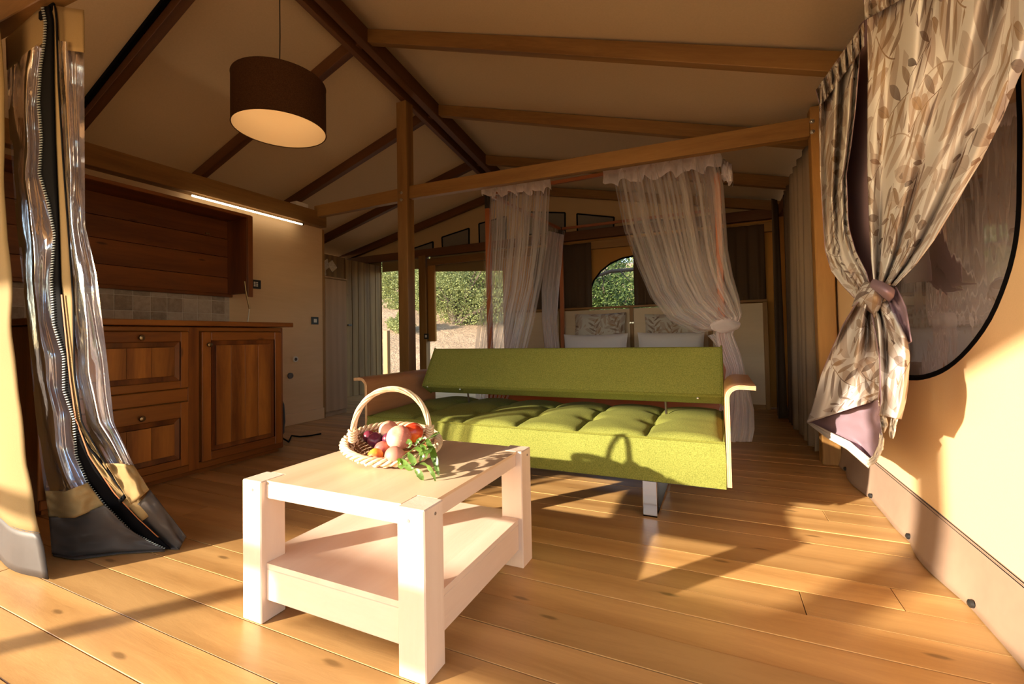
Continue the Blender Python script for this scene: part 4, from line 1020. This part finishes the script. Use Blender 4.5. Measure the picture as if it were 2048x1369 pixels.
# small hanging tie with a knot
csheet('tie_band', [(1752, 832), (1756, 850), (1762, 862)], [(1772, 835), (1776, 850), (1768, 866)], CXD-.02, .004, 1, nu=8, nv=10, mats=(WHEM, WHEM), fade=False)
csheet('tie_band', [(1782, 836), (1780, 850), (1778, 866), (1780, 876)], [(1796, 836), (1792, 852), (1790, 866), (1786, 878)], CXD-.02, .004, 1, nu=8, nv=10, mats=(WHEM, WHEM), fade=False)
# the knot: two wrapped bands
def band(name, cpx, rpx, x0, mats, tilt=0, seed=0, uvo=(0, 0)):
    def fn(u, v):
        a = math.pi*(1.0*u)+math.pi*0; c_, s_ = math.cos(a), math.sin(a)
        lx = -c_*rpx[0]; bulge = math.sin(math.pi*v)
        ly = lerp(-rpx[1], rpx[1], v)+rpx[1]*.35*(-s_)
        px = cpx[0]+lx*(1-.12*abs(2*v-1))*math.cos(tilt)-ly*math.sin(tilt); py = cpx[1]+lx*math.sin(tilt)+ly*math.cos(tilt)
        return at(px, py, 0, x0-.055*s_*(.6+.4*bulge)-.012*bulge)
    return sheet(name, fn, 36, 18, list(mats), fc, uvs=lambda u, v: (u*.22+uvo[0], v*.12+uvo[1]), solid=.003, lining=True)
bm = bmesh.new(); kc2 = AX(1745, 596, CXD-.01)
bmesh.ops.create_uvsphere(bm, u_segments=28, v_segments=18, radius=1, matrix=Matrix.Translation(kc2) @ Matrix.Diagonal((.045, .07, .055, 1)))
for v in bm.verts: v.co += (v.co-kc2).normalized()*.010*noise.noise(v.co*22)
uvl = bm.loops.layers.uv.new('UVMap')
for f in bm.faces:
    for lp in f.loops: lp[uvl].uv = (lp.vert.co.y, lp.vert.co.z)
fbm(bm, 'knot', FLOR, fc, True)
band('knot_band', (1762, 583), (27, 13), CXD-.035, (FLOR, LILAC), .42)
band('knot_band', (1737, 602), (27, 26), CXD-.03, (LILAC, FLOR), .45, uvo=(2, 5))

# ---------------------------------------------------------------- tent door flap with the zip
tf = empty('tent_door_flap', (-2.15, .85, 0)); tag(tf, 'hanging tent door flap of clear plastic with a thick black zip', 'tent flap')
FL0 = [(12, 78), (18, 250), (33, 450), (55, 650), (70, 820), (86, 960), (92, 1000), (98, 1060), (103, 1108)]
FZ1 = [(84, 14), (90, 45), (88, 82), (80, 135), (76, 205), (82, 278), (78, 348), (96, 409), (108, 470), (102, 560), (107, 650), (127, 715), (127, 781), (147, 838), (151, 912), (175, 969), (210, 1013), (263, 1066), (329, 1099)]
FZ2 = [(100, 12), (106, 41), (107, 164), (110, 286), (117, 450), (120, 562), (131, 671), (140, 759), (151, 838), (178, 912), (228, 987), (276, 1038), (342, 1099)]
FS = [(110, 12), (113, 40), (117, 164), (127, 327), (139, 491), (147, 606), (149, 750), (164, 847), (210, 926), (270, 985), (307, 1030), (345, 1098)]
FR = [(167, 20), (168, 45), (169, 245), (170, 450), (193, 549), (212, 700), (228, 847), (267, 930), (298, 978), (340, 1035), (372, 1074), (356, 1102)]
def atv(pts, py):
    """x on a polyline at pixel row py"""
    for a, b in zip(pts, pts[1:]):
        if a[1] <= py <= b[1]: return lerp(a[0], b[0], (py-a[1])/(b[1]-a[1]))
    return pts[0][0] if py < pts[0][1] else pts[-1][0]
def fpt(px, py, off=0):
    k = max(0, min(1, (py-350)/730)); s = max(0, min(1, (px-60)/300))
    yy = .80+.26*s*k**1.5+off*(1-.3*k)
    p_ = AY(px, py, yy)
    if p_.z < .004: p_ = AZ(px, py, .004)
    return p_
def strip(name, Lp, Rp, va, vb, mats, amp=.02, nf=2, nu=16, nv=60, seed=0, solid=0, lay=0, wr=.0):
    def fn(u, v):
        t = lerp(va, vb, v); a, b = poly(Lp, t), poly(Rp, t); px, py = lerp(a[0], b[0], u), lerp(a[1], b[1], u)
        off = amp*math.sin(2*math.pi*nf*u+seed+2*math.sin(3*t+seed))*math.sin(math.pi*min(1, max(0, u*.9+.05)))+lay+wr*noise.noise(Vector((u*4, t*11, seed)))
        return fpt(px, py, off)
    return sheet(name, fn, nu, nv, mats, tf, solid=solid)
TH = .003
strip('canvas_band', FL0, FZ1, 0, .06, TANC, .01, 1, solid=TH, nv=8)
strip('clear_panel', FL0, FZ1, .055, .885, PVC, .022, 1.1, nu=28, nv=80, wr=.012)
strip('clear_panel', [(40, 100), (45, 400), (75, 700), (92, 985)], [(84, 100), (90, 420), (110, 680), (150, 975)], 0, .99, PVC, .02, .9, nu=20, nv=60, seed=2, lay=.06, wr=.012)
def zrow(name, tops, bots, mat, nu=24, nv=14, off=0, amp=.012):
    """band between an upper and a lower pixel line"""
    def fn(u, v):
        a, b = poly(tops, u), poly(bots, u); px, py = lerp(a[0], b[0], v), lerp(a[1], b[1], v)
        return fpt(px, py, off+amp*math.sin(u*7+v)+.006*noise.noise(Vector((u*6, v*5, 2))))
    return sheet(name, fn, nu, nv, mat, tf, solid=TH)
zrow('canvas_band', [(90, 982), (130, 984), (175, 966)], [(98, 1036), (150, 1036), (208, 1012)], TANC, off=-.032)
zrow('skirt', [(98, 1035), (150, 1035), (209, 1011), (262, 1064)], [(104, 1108), (148, 1114), (230, 1104), (330, 1100)], GREYPVC, off=-.03, nu=40)
zrow('skirt', [(104, 1090), (150, 1098), (240, 1092), (318, 1094)], [(106, 1112), (150, 1120), (240, 1108), (330, 1103)], GREYPVC, off=-.01, nu=30, nv=4)
strip('zip_tape', FZ1, FZ2, 0, 1, BLACKF, .0, 1, nu=4, nv=90, solid=TH, lay=-.012)
strip('strip_canvas', FZ2, FS, 0, .93, TANC, .0, 1, nu=4, nv=80, solid=TH, lay=-.006)
strip('edge_thread', [(a-1.5, b) for a, b in FZ2], [(a+1.5, b) for a, b in FZ2], .5, .97, BINDING, 0, 1, nu=1, nv=50, lay=-.016)
strip('webbing', [(a-2, b) for a, b in FS], [(a+1.5, b) for a, b in FS], 0, .86, BLACKF, 0, 1, nu=2, nv=70, lay=-.014, solid=.001)
strip('clear_panel', FS, FR, .06, .86, PVC, .022, 1.1, nu=26, nv=80, seed=1, wr=.014)
strip('canvas_band', FS, FR, 0, .075, TANC, .006, 1, nv=8, solid=TH)
zrow('canvas_band', [(212, 928), (240, 928), (267, 931)], [(262, 1010), (285, 992), (298, 980)], TANC, off=-.03)
zrow('canvas_band', [(150, 838), (180, 880), (212, 926), (262, 990)], [(150, 840), (178, 912), (228, 987), (258, 1022)], TANC, off=-.01, amp=.003)
zrow('webbing', [(150, 842), (178, 892), (216, 938), (255, 990)], [(152, 848), (178, 899), (214, 945), (252, 994)], BLACKF, off=-.016, nv=2, amp=.002)
zrow('webbing', [(252, 984), (236, 1002)], [(257, 990), (240, 1010)], BLACKF, off=-.018, nv=2, amp=.002)
zrow('skirt', [(252, 1028), (285, 1000), (300, 980)], [(342, 1099), (358, 1100), (372, 1074)], GREYPVC, off=-.004, nu=20)
# the zip's teeth
bm = bmesh.new(); nT = 230
for k in range(nT):
    t = (k+.5)/nT; a = poly(FZ1, t); b = poly(FZ1, min(1, t+.002)); c2 = poly(FZ2, t)
    p0 = fpt(a[0]-2.0, a[1], -.018); p1 = fpt(a[0]+3.2, a[1]-1.0, -.018); d = (p1-p0)
    tube(bm, [p0, p1], .0022, 4)
o = fbm(bm, 'zip_teeth', plain('pale_zip_teeth', (.33, .36, .34), .35), tf); o['kind'] = 'stuff'
box('top_fold', tuple(AY(76, 40, .79)), tuple(AY(112, 6, .80)), BLACKF, tf, .004)

# ---------------------------------------------------------------- basket of fruit
BCn = Vector((-1.0, 1.195, TZ+.005)); bk_ = empty('wicker_basket', tuple(BCn)); tag(bk_, 'small pale wicker basket with arched handle on the coffee table', 'basket')
WICK = wood('wicker_cane', (.84, .65, .42), (.66, .44, .23), 0, .45, k=8, knots=0, vary=.1)
WICKD = wood('brown_wicker_weave', (.36, .17, .05), (.20, .08, .02), 0, .5, k=8, knots=0, vary=.1)
BR0, BR1, BH = .088, .150, .058
def bpt(a, v, dr=0):
    """basket wall: angle a, height v 0..1; front lip lower than the back"""
    r_ = lerp(BR0, BR1, v**.7)+dr; h = BH*(.82-.48*math.cos(a+R(50)))
    return BCn+Vector((r_*math.cos(a)*1.03, r_*math.sin(a)*.92, .008+h*v))
bm = bmesh.new(); nr = 9; NA = 120
for q in range(nr):
    v = q/(nr-1)*.93
    for sgn in (0, 1):
        tube(bm, [bpt(2*math.pi*k/NA, v, .0035*math.sin(math.pi*(k/NA*24+q+sgn))) for k in range(NA+2)], .0034, 5, cap=False)
fbm(bm, 'weave', WICKD, bk_, True)
bm = bmesh.new()
for k in range(24): a = 2*math.pi*k/24; tube(bm, [bpt(a, v/5) for v in range(6)], .003, 5)
fbm(bm, 'stakes', WICK, bk_, True)
bm = bmesh.new(); lathe(bm, [(.0005, 0), (BR0, 0), (BR0+.004, .008), (.0005, .009)], BCn, 32); fbm(bm, 'base', WICKD, bk_, True)
# braided rim: three strands
bm = bmesh.new()
for s_ in range(4):
    ph = s_*math.pi/2; pts = []
    for k in range(242):
        a = 2*math.pi*k/240; w2 = a*11+ph; c_ = bpt(a, 1.0)
        rad = Vector((math.cos(a), math.sin(a), 0)); pts.append(c_+rad*(.010*math.cos(w2)+.004)+Vector((0, 0, .0085*math.sin(w2)-.004)))
    tube(bm, pts, .0054, 6, cap=False)
fbm(bm, 'braided_rim', WICK, bk_, True)
bm = bmesh.new()
for s_ in range(2):   # lower foot braid, pale, hugging the wall
    pts = []
    for k in range(242):
        a = 2*math.pi*k/240; w2 = a*13+s_*math.pi; c_ = bpt(a, .45, .009); rad = Vector((math.cos(a), math.sin(a), 0)); pts.append(c_+rad*.005*math.cos(w2)+Vector((0, 0, .012*math.sin(w2))))
    tube(bm, pts, .005, 6, cap=False)
fbm(bm, 'side_braid', WICK, bk_, True)
# handle: twisted canes on an arch
HA = R(38)
def arch(t):
    a = math.pi*t; x = -.118*math.cos(a); z = .055+.172*math.sin(a)**.8
    return BCn+Vector((x*math.cos(HA)*1.12, x*math.sin(HA)*.95, z))
hroots = []
bm = bmesh.new()
for s_ in range(6):
    ph = s_*math.pi/3; pts = []; 
    for k in range(61):
        t = k/60; p_ = arch(t); d = (arch(min(1, t+.01))-arch(max(0, t-.01))).normalized(); n2 = Vector((-math.sin(HA), math.cos(HA), 0)); b2 = d.cross(n2).normalized()
        w2 = t*9+ph; pts.append(p_+n2*.0075*math.cos(w2)+b2*.0065*math.sin(w2))
    tube(bm, pts, .0036, 6)
fbm(bm, 'handle', WICK, bk_, True)
for t0 in (0.02, .98):
    bm = bmesh.new()
    for q in range(5):
        p_ = arch(t0)+Vector((0, 0, -.012+q*.008)); tube(bm, [p_+Vector((.012*math.cos(a), .013*math.sin(a), .004*math.sin(a*2))) for a in [2*math.pi*k/20 for k in range(22)]], .0038, 5, cap=False)
    fbm(bm, 'handle_binding', WICK, bk_, True)
def fruit_mat(name, base, blush, dark, rough=.45, mottle=.5, axis=(1, 0, 0)):
    m = NT(name); v = m.vmap((1, 1, 1)); n = m.noise(v, 18, 4, .6); n2 = m.noise(v, 120, 2, .5)
    tc = m.n('ShaderNodeTexCoord'); dt = m.n('ShaderNodeVectorMath', operation='DOT_PRODUCT'); m.l(tc.outputs['Object'], dt.inputs[0]); dt.inputs[1].default_value = tuple(14*a for a in axis)
    f = m.math('ADD', m.math('ADD', dt.outputs['Value'], .5), m.math('MULTIPLY', m.math('SUBTRACT', n, .5), mottle*2), clamp=True)
    c = m.ramp(f, [(.15, base), (.55, blush), (.95, dark)]); c = m.mix(m.math('MULTIPLY', m.math('GREATER_THAN', n2, .66), .35), c, tuple(min(1, q*1.5) for q in base))
    m.l(c, m.b.inputs['Base Color']); m.b.inputs['Roughness'].default_value = rough; m.b.inputs['Subsurface Weight'].default_value = .08; m.b.inputs['Subsurface Radius'].default_value = (.02, .008, .004)
    m.b.inputs['Subsurface Scale'].default_value = .3
    return m.m
PEACH1 = fruit_mat('pale_peach_skin', (.82, .50, .34), (.74, .33, .22), (.55, .14, .10), .55, .4, (.5, .6, .3))
PEACH2 = fruit_mat('red_peach_skin', (.62, .22, .15), (.50, .13, .10), (.30, .05, .05), .55)
NECT = fruit_mat('nectarine_skin', (.80, .20, .02), (.60, .05, .012), (.32, .02, .012), .25, .5, (-.6, .2, .3))
APRI = fruit_mat('apricot_skin', (.85, .38, .03), (.80, .28, .03), (.65, .12, .03), .5)
PLUM = fruit_mat('plum_skin', (.20, .03, .05), (.11, .015, .04), (.05, .008, .025), .3)
def fruit(name, px, py, yy, r_, mat, label, cat, sq=.94, cleft=1, rot=0):
    c_ = AY(px, py, yy); bm = bmesh.new(); bmesh.ops.create_uvsphere(bm, u_segments=28, v_segments=18, radius=r_)
    for v in bm.verts:
        a = math.atan2(v.co.y, v.co.x); k = math.exp(-(((a+math.pi*.5))/.28)**2)*.07*cleft; h = v.co.z/r_
        v.co.x *= 1-k; v.co.y *= 1-k; v.co.z *= sq
        top = math.exp(-((v.co.x**2+v.co.y**2)/(r_*.33)**2)); v.co.z -= top*.16*r_*(1 if h > 0 else -.4)
    fbm_o = fbm(bm, name, mat, None, True); fbm_o.location = c_; fbm_o.rotation_euler = (.7, .3, rot); tag(fbm_o, label, cat, 'fruit in the wicker basket')
    return fbm_o
FR_ = [('peach', 798, 876, 1.165, .040, PEACH1, 'large pale peach in the middle of the fruit basket', 'peach'),
       ('peach', 778, 862, 1.235, .035, PEACH1, 'pale peach at the back of the basket, under the handle', 'peach'),
       ('peach', 790, 913, 1.10, .032, PEACH2, 'dusky red peach at the front of the basket beside the leaves', 'peach'),
       ('peach', 764, 898, 1.155, .025, PEACH2, 'small red peach peeking out behind the orange apricot', 'peach'),
       ('apricot', 750, 914, 1.10, .0265, APRI, 'orange apricot at the front of the basket', 'apricot'),
       ('plum', 751, 881, 1.19, .027, PLUM, 'dark purple plum with pale bloom, left side of the basket', 'plum'),
       ('plum', 738, 874, 1.215, .022, PLUM, 'small crimson plum nearest the left foot of the handle', 'plum'),
       ('plum', 777, 879, 1.205, .022, PLUM, 'crimson plum wedged behind the large pale peach', 'plum'),
       ('nectarine', 826, 866, 1.215, .034, NECT, 'glossy red and orange nectarine at the right of the basket', 'nectarine')]
for k, a in enumerate(FR_): fruit(*a, rot=k*1.3)
for k, (x, y, z, rr, mt) in enumerate(((-.99, 1.17, .447, .036, PEACH2), (-1.045, 1.20, .445, .034, PEACH1), (-.95, 1.23, .447, .034, PEACH2))):
    pass
# twig of leaves
LEAFM = NT('peach_leaf_green'); v_ = LEAFM.vmap((1, 1, 1)); n1 = LEAFM.noise(v_, 25, 3, .5)
LEAFM.l(LEAFM.ramp(n1, [(.3, (.035, .085, .010)), (.7, (.12, .21, .035))]), LEAFM.b.inputs['Base Color']); LEAFM.b.inputs['Roughness'].default_value = .38
t_ = LEAFM.n('ShaderNodeBsdfTranslucent'); t_.inputs[0].default_value = (.18, .34, .03, 1); mx_ = LEAFM.n('ShaderNodeMixShader'); mx_.inputs[0].default_value = .35
LEAFM.l(LEAFM.b.outputs[0], mx_.inputs[1]); LEAFM.l(t_.outputs[0], mx_.inputs[2]); LEAFM.l(mx_.outputs[0], LEAFM.out.inputs[0])
tw = empty('leafy_twig', tuple(AY(845, 900, 1.1))); tag(tw, 'twig of long green peach leaves drooping over the basket rim', 'twig')
tubeo('stem', [AY(880, 866, 1.21), AY(862, 875, 1.19), AY(845, 887, 1.16), AY(825, 900, 1.12), AY(805, 915, 1.09)], [.0014, .002, .0022, .002, .0015], plain('twig_green', (.14, .18, .04), .5), tw, 6)
def leaf(pts, w_, seed):
    """pts: (px, py, y) spine; w_ half-width in metres"""
    P_ = [AY(a, b, c) for a, b, c in pts]; n = 14; bm = bmesh.new(); rows = []
    def sp(t):
        f = t*(len(P_)-1); i0 = min(int(f), len(P_)-2); return P_[i0].lerp(P_[i0+1], f-i0)
    def sps(t): return (sp(max(0, t-.08))+sp(t)+sp(min(1, t+.08)))/3
    for k in range(n+1):
        t = k/n; p_ = sps(t); d = (sps(min(1, t+.03))-sps(max(0, t-.03))).normalized(); view = (p_-EYE).normalized()
        side = d.cross(Vector((.3*math.sin(seed), -.8, .5*math.cos(seed*2)))).normalized(); up_ = side.cross(d)
        ww = w_*math.sin(math.pi*min(1, t*.96+.02))**.8*(1 if t < .5 else 1-.35*(t-.5)*2)
        rows.append([bm.verts.new(p_-side*ww+up_*ww*.35+up_*.0015*math.sin(k*2.1+seed)), bm.verts.new(p_), bm.verts.new(p_+side*ww+up_*ww*.35-up_*.0015*math.sin(k*1.7))])
    for a, b in zip(rows, rows[1:]):
        for q in (0, 1): bm.faces.new((a[q], a[q+1], b[q+1], b[q]))
    fbm(bm, 'leaf', LEAFM.m, tw, True)
LV = [[(850, 885, 1.15), (862, 892, 1.13), (870, 915, 1.11), (875, 940, 1.10), (879, 958, 1.10)], [(838, 930, 1.07), (848, 925, 1.06), (860, 935, 1.05), (868, 950, 1.05), (871, 965, 1.055)],
      [(828, 938, 1.05), (838, 945, 1.045), (844, 955, 1.045), (848, 966, 1.05)], [(805, 915, 1.10), (797, 925, 1.07), (800, 935, 1.06), (815, 930, 1.06)],
      [(815, 905, 1.10), (822, 915, 1.08), (832, 928, 1.06), (820, 930, 1.05)], [(828, 898, 1.12), (840, 898, 1.10), (846, 912, 1.08), (838, 925, 1.07)],
      [(838, 892, 1.13), (850, 895, 1.10), (856, 908, 1.08), (850, 920, 1.07)], [(812, 888, 1.13), (818, 882, 1.115), (824, 888, 1.11), (815, 898, 1.11)],
      [(850, 884, 1.17), (858, 880, 1.17), (864, 888, 1.15), (856, 896, 1.13)], [(830, 893, 1.16), (838, 880, 1.17), (850, 876, 1.17)], [(858, 877, 1.19), (870, 870, 1.2), (880, 864, 1.21)],
      [(800, 918, 1.09), (808, 926, 1.07), (822, 940, 1.05), (830, 936, 1.05)], [(842, 905, 1.09), (856, 902, 1.07), (866, 896, 1.07)]]
for k, a in enumerate(LV): leaf(a, (.0105, .009, .010, .010, .010, .010, .010, .008, .009, .006, .005, .009, .008)[k], k*1.7)

# ---------------------------------------------------------------- veranda in front (casts the shade)
vr = empty('trim_2', (-2, -1.9, 0)); tag(vr, kind='structure')
bar('veranda_beam', (-5.7, -1.9, 2.04), (.8, -1.9, 2.04), .09, .14, BEAM[0], vr)
for x in (-5.55, -2.50, .62): box('veranda_post', (x-.055, -1.955, 0), (x+.055, -1.845, 1.97), BEAM[2], vr, .004)
bm = bmesh.new(); f = bm.faces.new([bm.verts.new(v) for v in ((-5.6, -1.93, 2.1), (.66, -1.93, 2.1), (.66, -1.93, 2.16), (XR, -1.93, zr(-1.93)+.01), (-5.6, -1.93, 2.14))]); fbm(bm, 'gable_canvas', GABLEC, vr)
rl = empty('trim_3', (-2, -1.4, 0)); tag(rl, kind='structure')
bar('handrail', (-5.5, -1.4, .985), (.6, -1.4, .985), .04, .075, BEAM[0], rl)
bar('shade_board', (-2.98, -1.4, .885), (.6, -1.4, .86), .03, .12, BEAM[0], rl)  # unseen plank, added below the handrail to widen its shadow band
for x in (-4.4, -3.3, .4): box('rail_post', (x-.03, -1.43, 0), (x+.03, -1.37, .95), BEAM[2], rl, .003)

# ---------------------------------------------------------------- outside
def drymat():
    m = NT('dry_hillside'); v = m.vmap((1, 1, 1), rand=False); n = m.noise(v, .5, 5, .65); n2 = m.noise(v, 9, 5, .7)
    f = m.math('ADD', m.math('MULTIPLY', n, .6), m.math('MULTIPLY', n2, .4))
    m.l(m.ramp(f, [(.3, (.13, .085, .05)), (.48, (.33, .22, .13)), (.62, (.46, .33, .21))]), m.b.inputs['Base Color']); m.b.inputs['Roughness'].default_value = 1; m.bump(n2, .9, .08); return m.m
def gz(x, y):
    d = -math.sin(YAW)*x+math.cos(YAW)*y
    h = max(0, d-9.5); z = -.45+.30*h-.0018*h*h if d > 9.5 else -.45
    return z+.12*noise.noise(Vector((x*.35, y*.35, 0)))*min(1, h/2+.2)+.05*noise.noise(Vector((x*1.4, y*1.4, 2)))
def gfn(u, v): x = lerp(-45, 30, u); y = lerp(5.9, 60, v**1.4); return Vector((x, y, gz(x, y)))
g_ = sheet('ground_hillside', gfn, 130, 110, drymat(), None); tag(g_, kind='structure')
g2 = sheet('ground_front', lambda u, v: Vector((lerp(-45, 30, u), lerp(-40, 5.95, v), -.45)), 4, 4, drymat(), None); tag(g2, kind='structure')
dk = empty('floor_back_deck', (-3, 6, 0)); tag(dk, kind='structure')
for k in range(8): box('board', (-5.7, 5.52+.125*k, -.03), (.7, 5.52+.125*k+.118, -.002), DECKG, dk, .002)
for k, x in enumerate((-5.6, -2.6, .5)): box('joist', (x-.05, 5.52, -.5), (x+.05, 6.5, -.03), DECKG, dk)
p_ = AY(773, 662, 6.4); gp = box('gate_post', (p_.x-.05, 6.36, -.002), (p_.x+.05, 6.44, p_.z), BEAM[2], None, .004); tag(gp, 'short pale wooden railing post on the back deck outside', 'post')
gpp = AY(767, 700, 6.4); box('rail_stub', (p_.x-.6, 6.38, .72), (p_.x-.05, 6.42, .80), BEAM[0], gp, .003)
def leafmat(name, a, b):
    m = NT(name); v = m.vmap((1, 1, 1)); n = m.noise(v, 2.2, 4, .7)
    c = m.ramp(n, [(.3, a), (.7, b)]); m.l(c, m.b.inputs['Base Color']); m.b.inputs['Roughness'].default_value = .6
    t = m.n('ShaderNodeBsdfTranslucent'); m.l(c, t.inputs[0]); x = m.n('ShaderNodeMixShader'); x.inputs[0].default_value = .3
    m.l(m.b.outputs[0], x.inputs[1]); m.l(t.outputs[0], x.inputs[2]); m.l(x.outputs[0], m.out.inputs[0]); return m.m
LF = [leafmat('olive_leaves', (.13, .16, .05), (.34, .36, .14)), leafmat('dark_leaves', (.035, .06, .015), (.13, .18, .04)), leafmat('dry_leaves', (.30, .24, .10), (.45, .40, .18))]
BARK = plain('bark', (.09, .065, .045), .9)
def bush(name, c_, rad, n, size, mat, label, cat, seed, clumps=14, trunk=True):
    rnd = random.Random(seed); root = empty(name, c_); tag(root, label, cat, 'hillside shrubs')
    cl = []
    for k in range(clumps):
        while True:
            p_ = Vector((rnd.uniform(-1, 1), rnd.uniform(-1, 1), rnd.uniform(-.9, 1)))
            if p_.length < 1: break
        cl.append((Vector((p_.x*rad[0]*.75, p_.y*rad[1]*.75, rad[2]*(.78+p_.z*.8))), rnd.uniform(.28, .5)))
    V, F = [], []
    for k in range(n):
        c0, s = cl[rnd.randrange(clumps)]
        d = Vector((rnd.gauss(0, 1), rnd.gauss(0, 1), rnd.gauss(0, 1))).normalized()*rnd.uniform(.55, 1.0)
        p_ = Vector(c_)+c0+Vector((d.x*rad[0]*s, d.y*rad[1]*s, d.z*rad[2]*s)); p_.z = max(p_.z, c_[2]+.02)
        a = Vector((rnd.gauss(0, 1), rnd.gauss(0, 1), rnd.gauss(0, 1))).normalized(); b = a.orthogonal().normalized(); L = size*rnd.uniform(.6, 1.3); w_ = L*.3
        i0 = len(V); V += [p_, p_+a*L*.5+b*w_, p_+a*L, p_+a*L*.5-b*w_]; F.append((i0, i0+1, i0+2, i0+3))
    me = bpy.data.meshes.new('foliage'); me.from_pydata([tuple(v) for v in V], [], F); o = link('foliage', me, mat, root); o['kind'] = 'stuff'
    if trunk:
        bm = bmesh.new()
        for c0, s in cl: 
            mid = Vector(c_)+Vector((c0.x*.3, c0.y*.3, c0.z*.45)); tube(bm, [Vector(c_)-Vector((0, 0, .1)), mid, Vector(c_)+c0], [.05*rad[2], .03*rad[2], .008*rad[2]], 5)
        fbm(bm, 'branches', BARK, root)
def gpt(px, py0, D):
    """world point on the hillside, in pixel column px at camera depth D"""
    d = RX*(px-CX) - UX*(py0-CY) + _f*FPX; p_ = EYE+d*(D/FPX); return (p_.x, p_.y, gz(p_.x, p_.y)-.05)
bush('hillside_bush', gpt(915, 640, 15.5), (2.7, 1.4, 1.8), 26000, .075, LF[0], 'big olive-green bush on the slope seen through the wide opening', 'bush', 1, 22)
bush('hillside_bush', gpt(1000, 640, 17), (2.0, 1.3, 2.0), 12000, .09, LF[2], 'straw-coloured bush behind the bed net on the slope', 'bush', 2, 18)
bush('hillside_bush', gpt(795, 660, 14.5), (.55, .5, .5), 4000, .07, LF[0], 'small green shrub on the slope left of the middle post', 'bush', 3, 10)
bush('hillside_bush', gpt(830, 640, 18.5), (1.9, 1.2, 1.9), 12000, .09, LF[0], 'tall thin olive shrub seen between the two posts', 'bush', 4, 14)
bush('hillside_tree', gpt(772, 640, 21), (1.3, 1.2, 2.9), 11000, .12, LF[1], 'dark leafy tree at the top of the slope by the planked wall', 'tree', 5, 16)
bush('hillside_bush', gpt(880, 640, 25), (4.5, 1.5, 2.4), 14000, .13, LF[0], 'long olive thicket along the crest of the slope', 'bush', 6, 24)
bush('window_tree', gpt(1225, 700, 10.5), (1.4, 1.0, 1.9), 22000, .075, LF[1], 'dense dark tree filling the arched window', 'tree', 7, 26)
bush('window_tree', gpt(1330, 700, 13), (2.0, 1.2, 2.3), 14000, .09, LF[0], 'sunlit tree behind the one in the arched window', 'tree', 8, 20)
br_ = tubeo('fallen_branch', [AY(1175, 572, 7.0), AY(1195, 552, 7.0), AY(1222, 543, 7.05), AY(1262, 540, 7.1), AY(1320, 530, 7.2), Vector((AY(1400, 560, 7.3).x, 7.3, -.46))], [.02, .026, .03, .03, .035, .05], BARK, None, 7)
tag(br_, 'dark bare branch crossing the arched window outside', 'branch')
for pts in ([(1213, 545), (1210, 532), (1214, 518)], [(1240, 542), (1252, 555), (1262, 566)], [(1205, 549), (1208, 565), (1202, 580)]):
    tubeo('side_branch', [AY(a, b, 7.05) for a, b in pts], [.012, .008, .004], BARK, br_, 5)
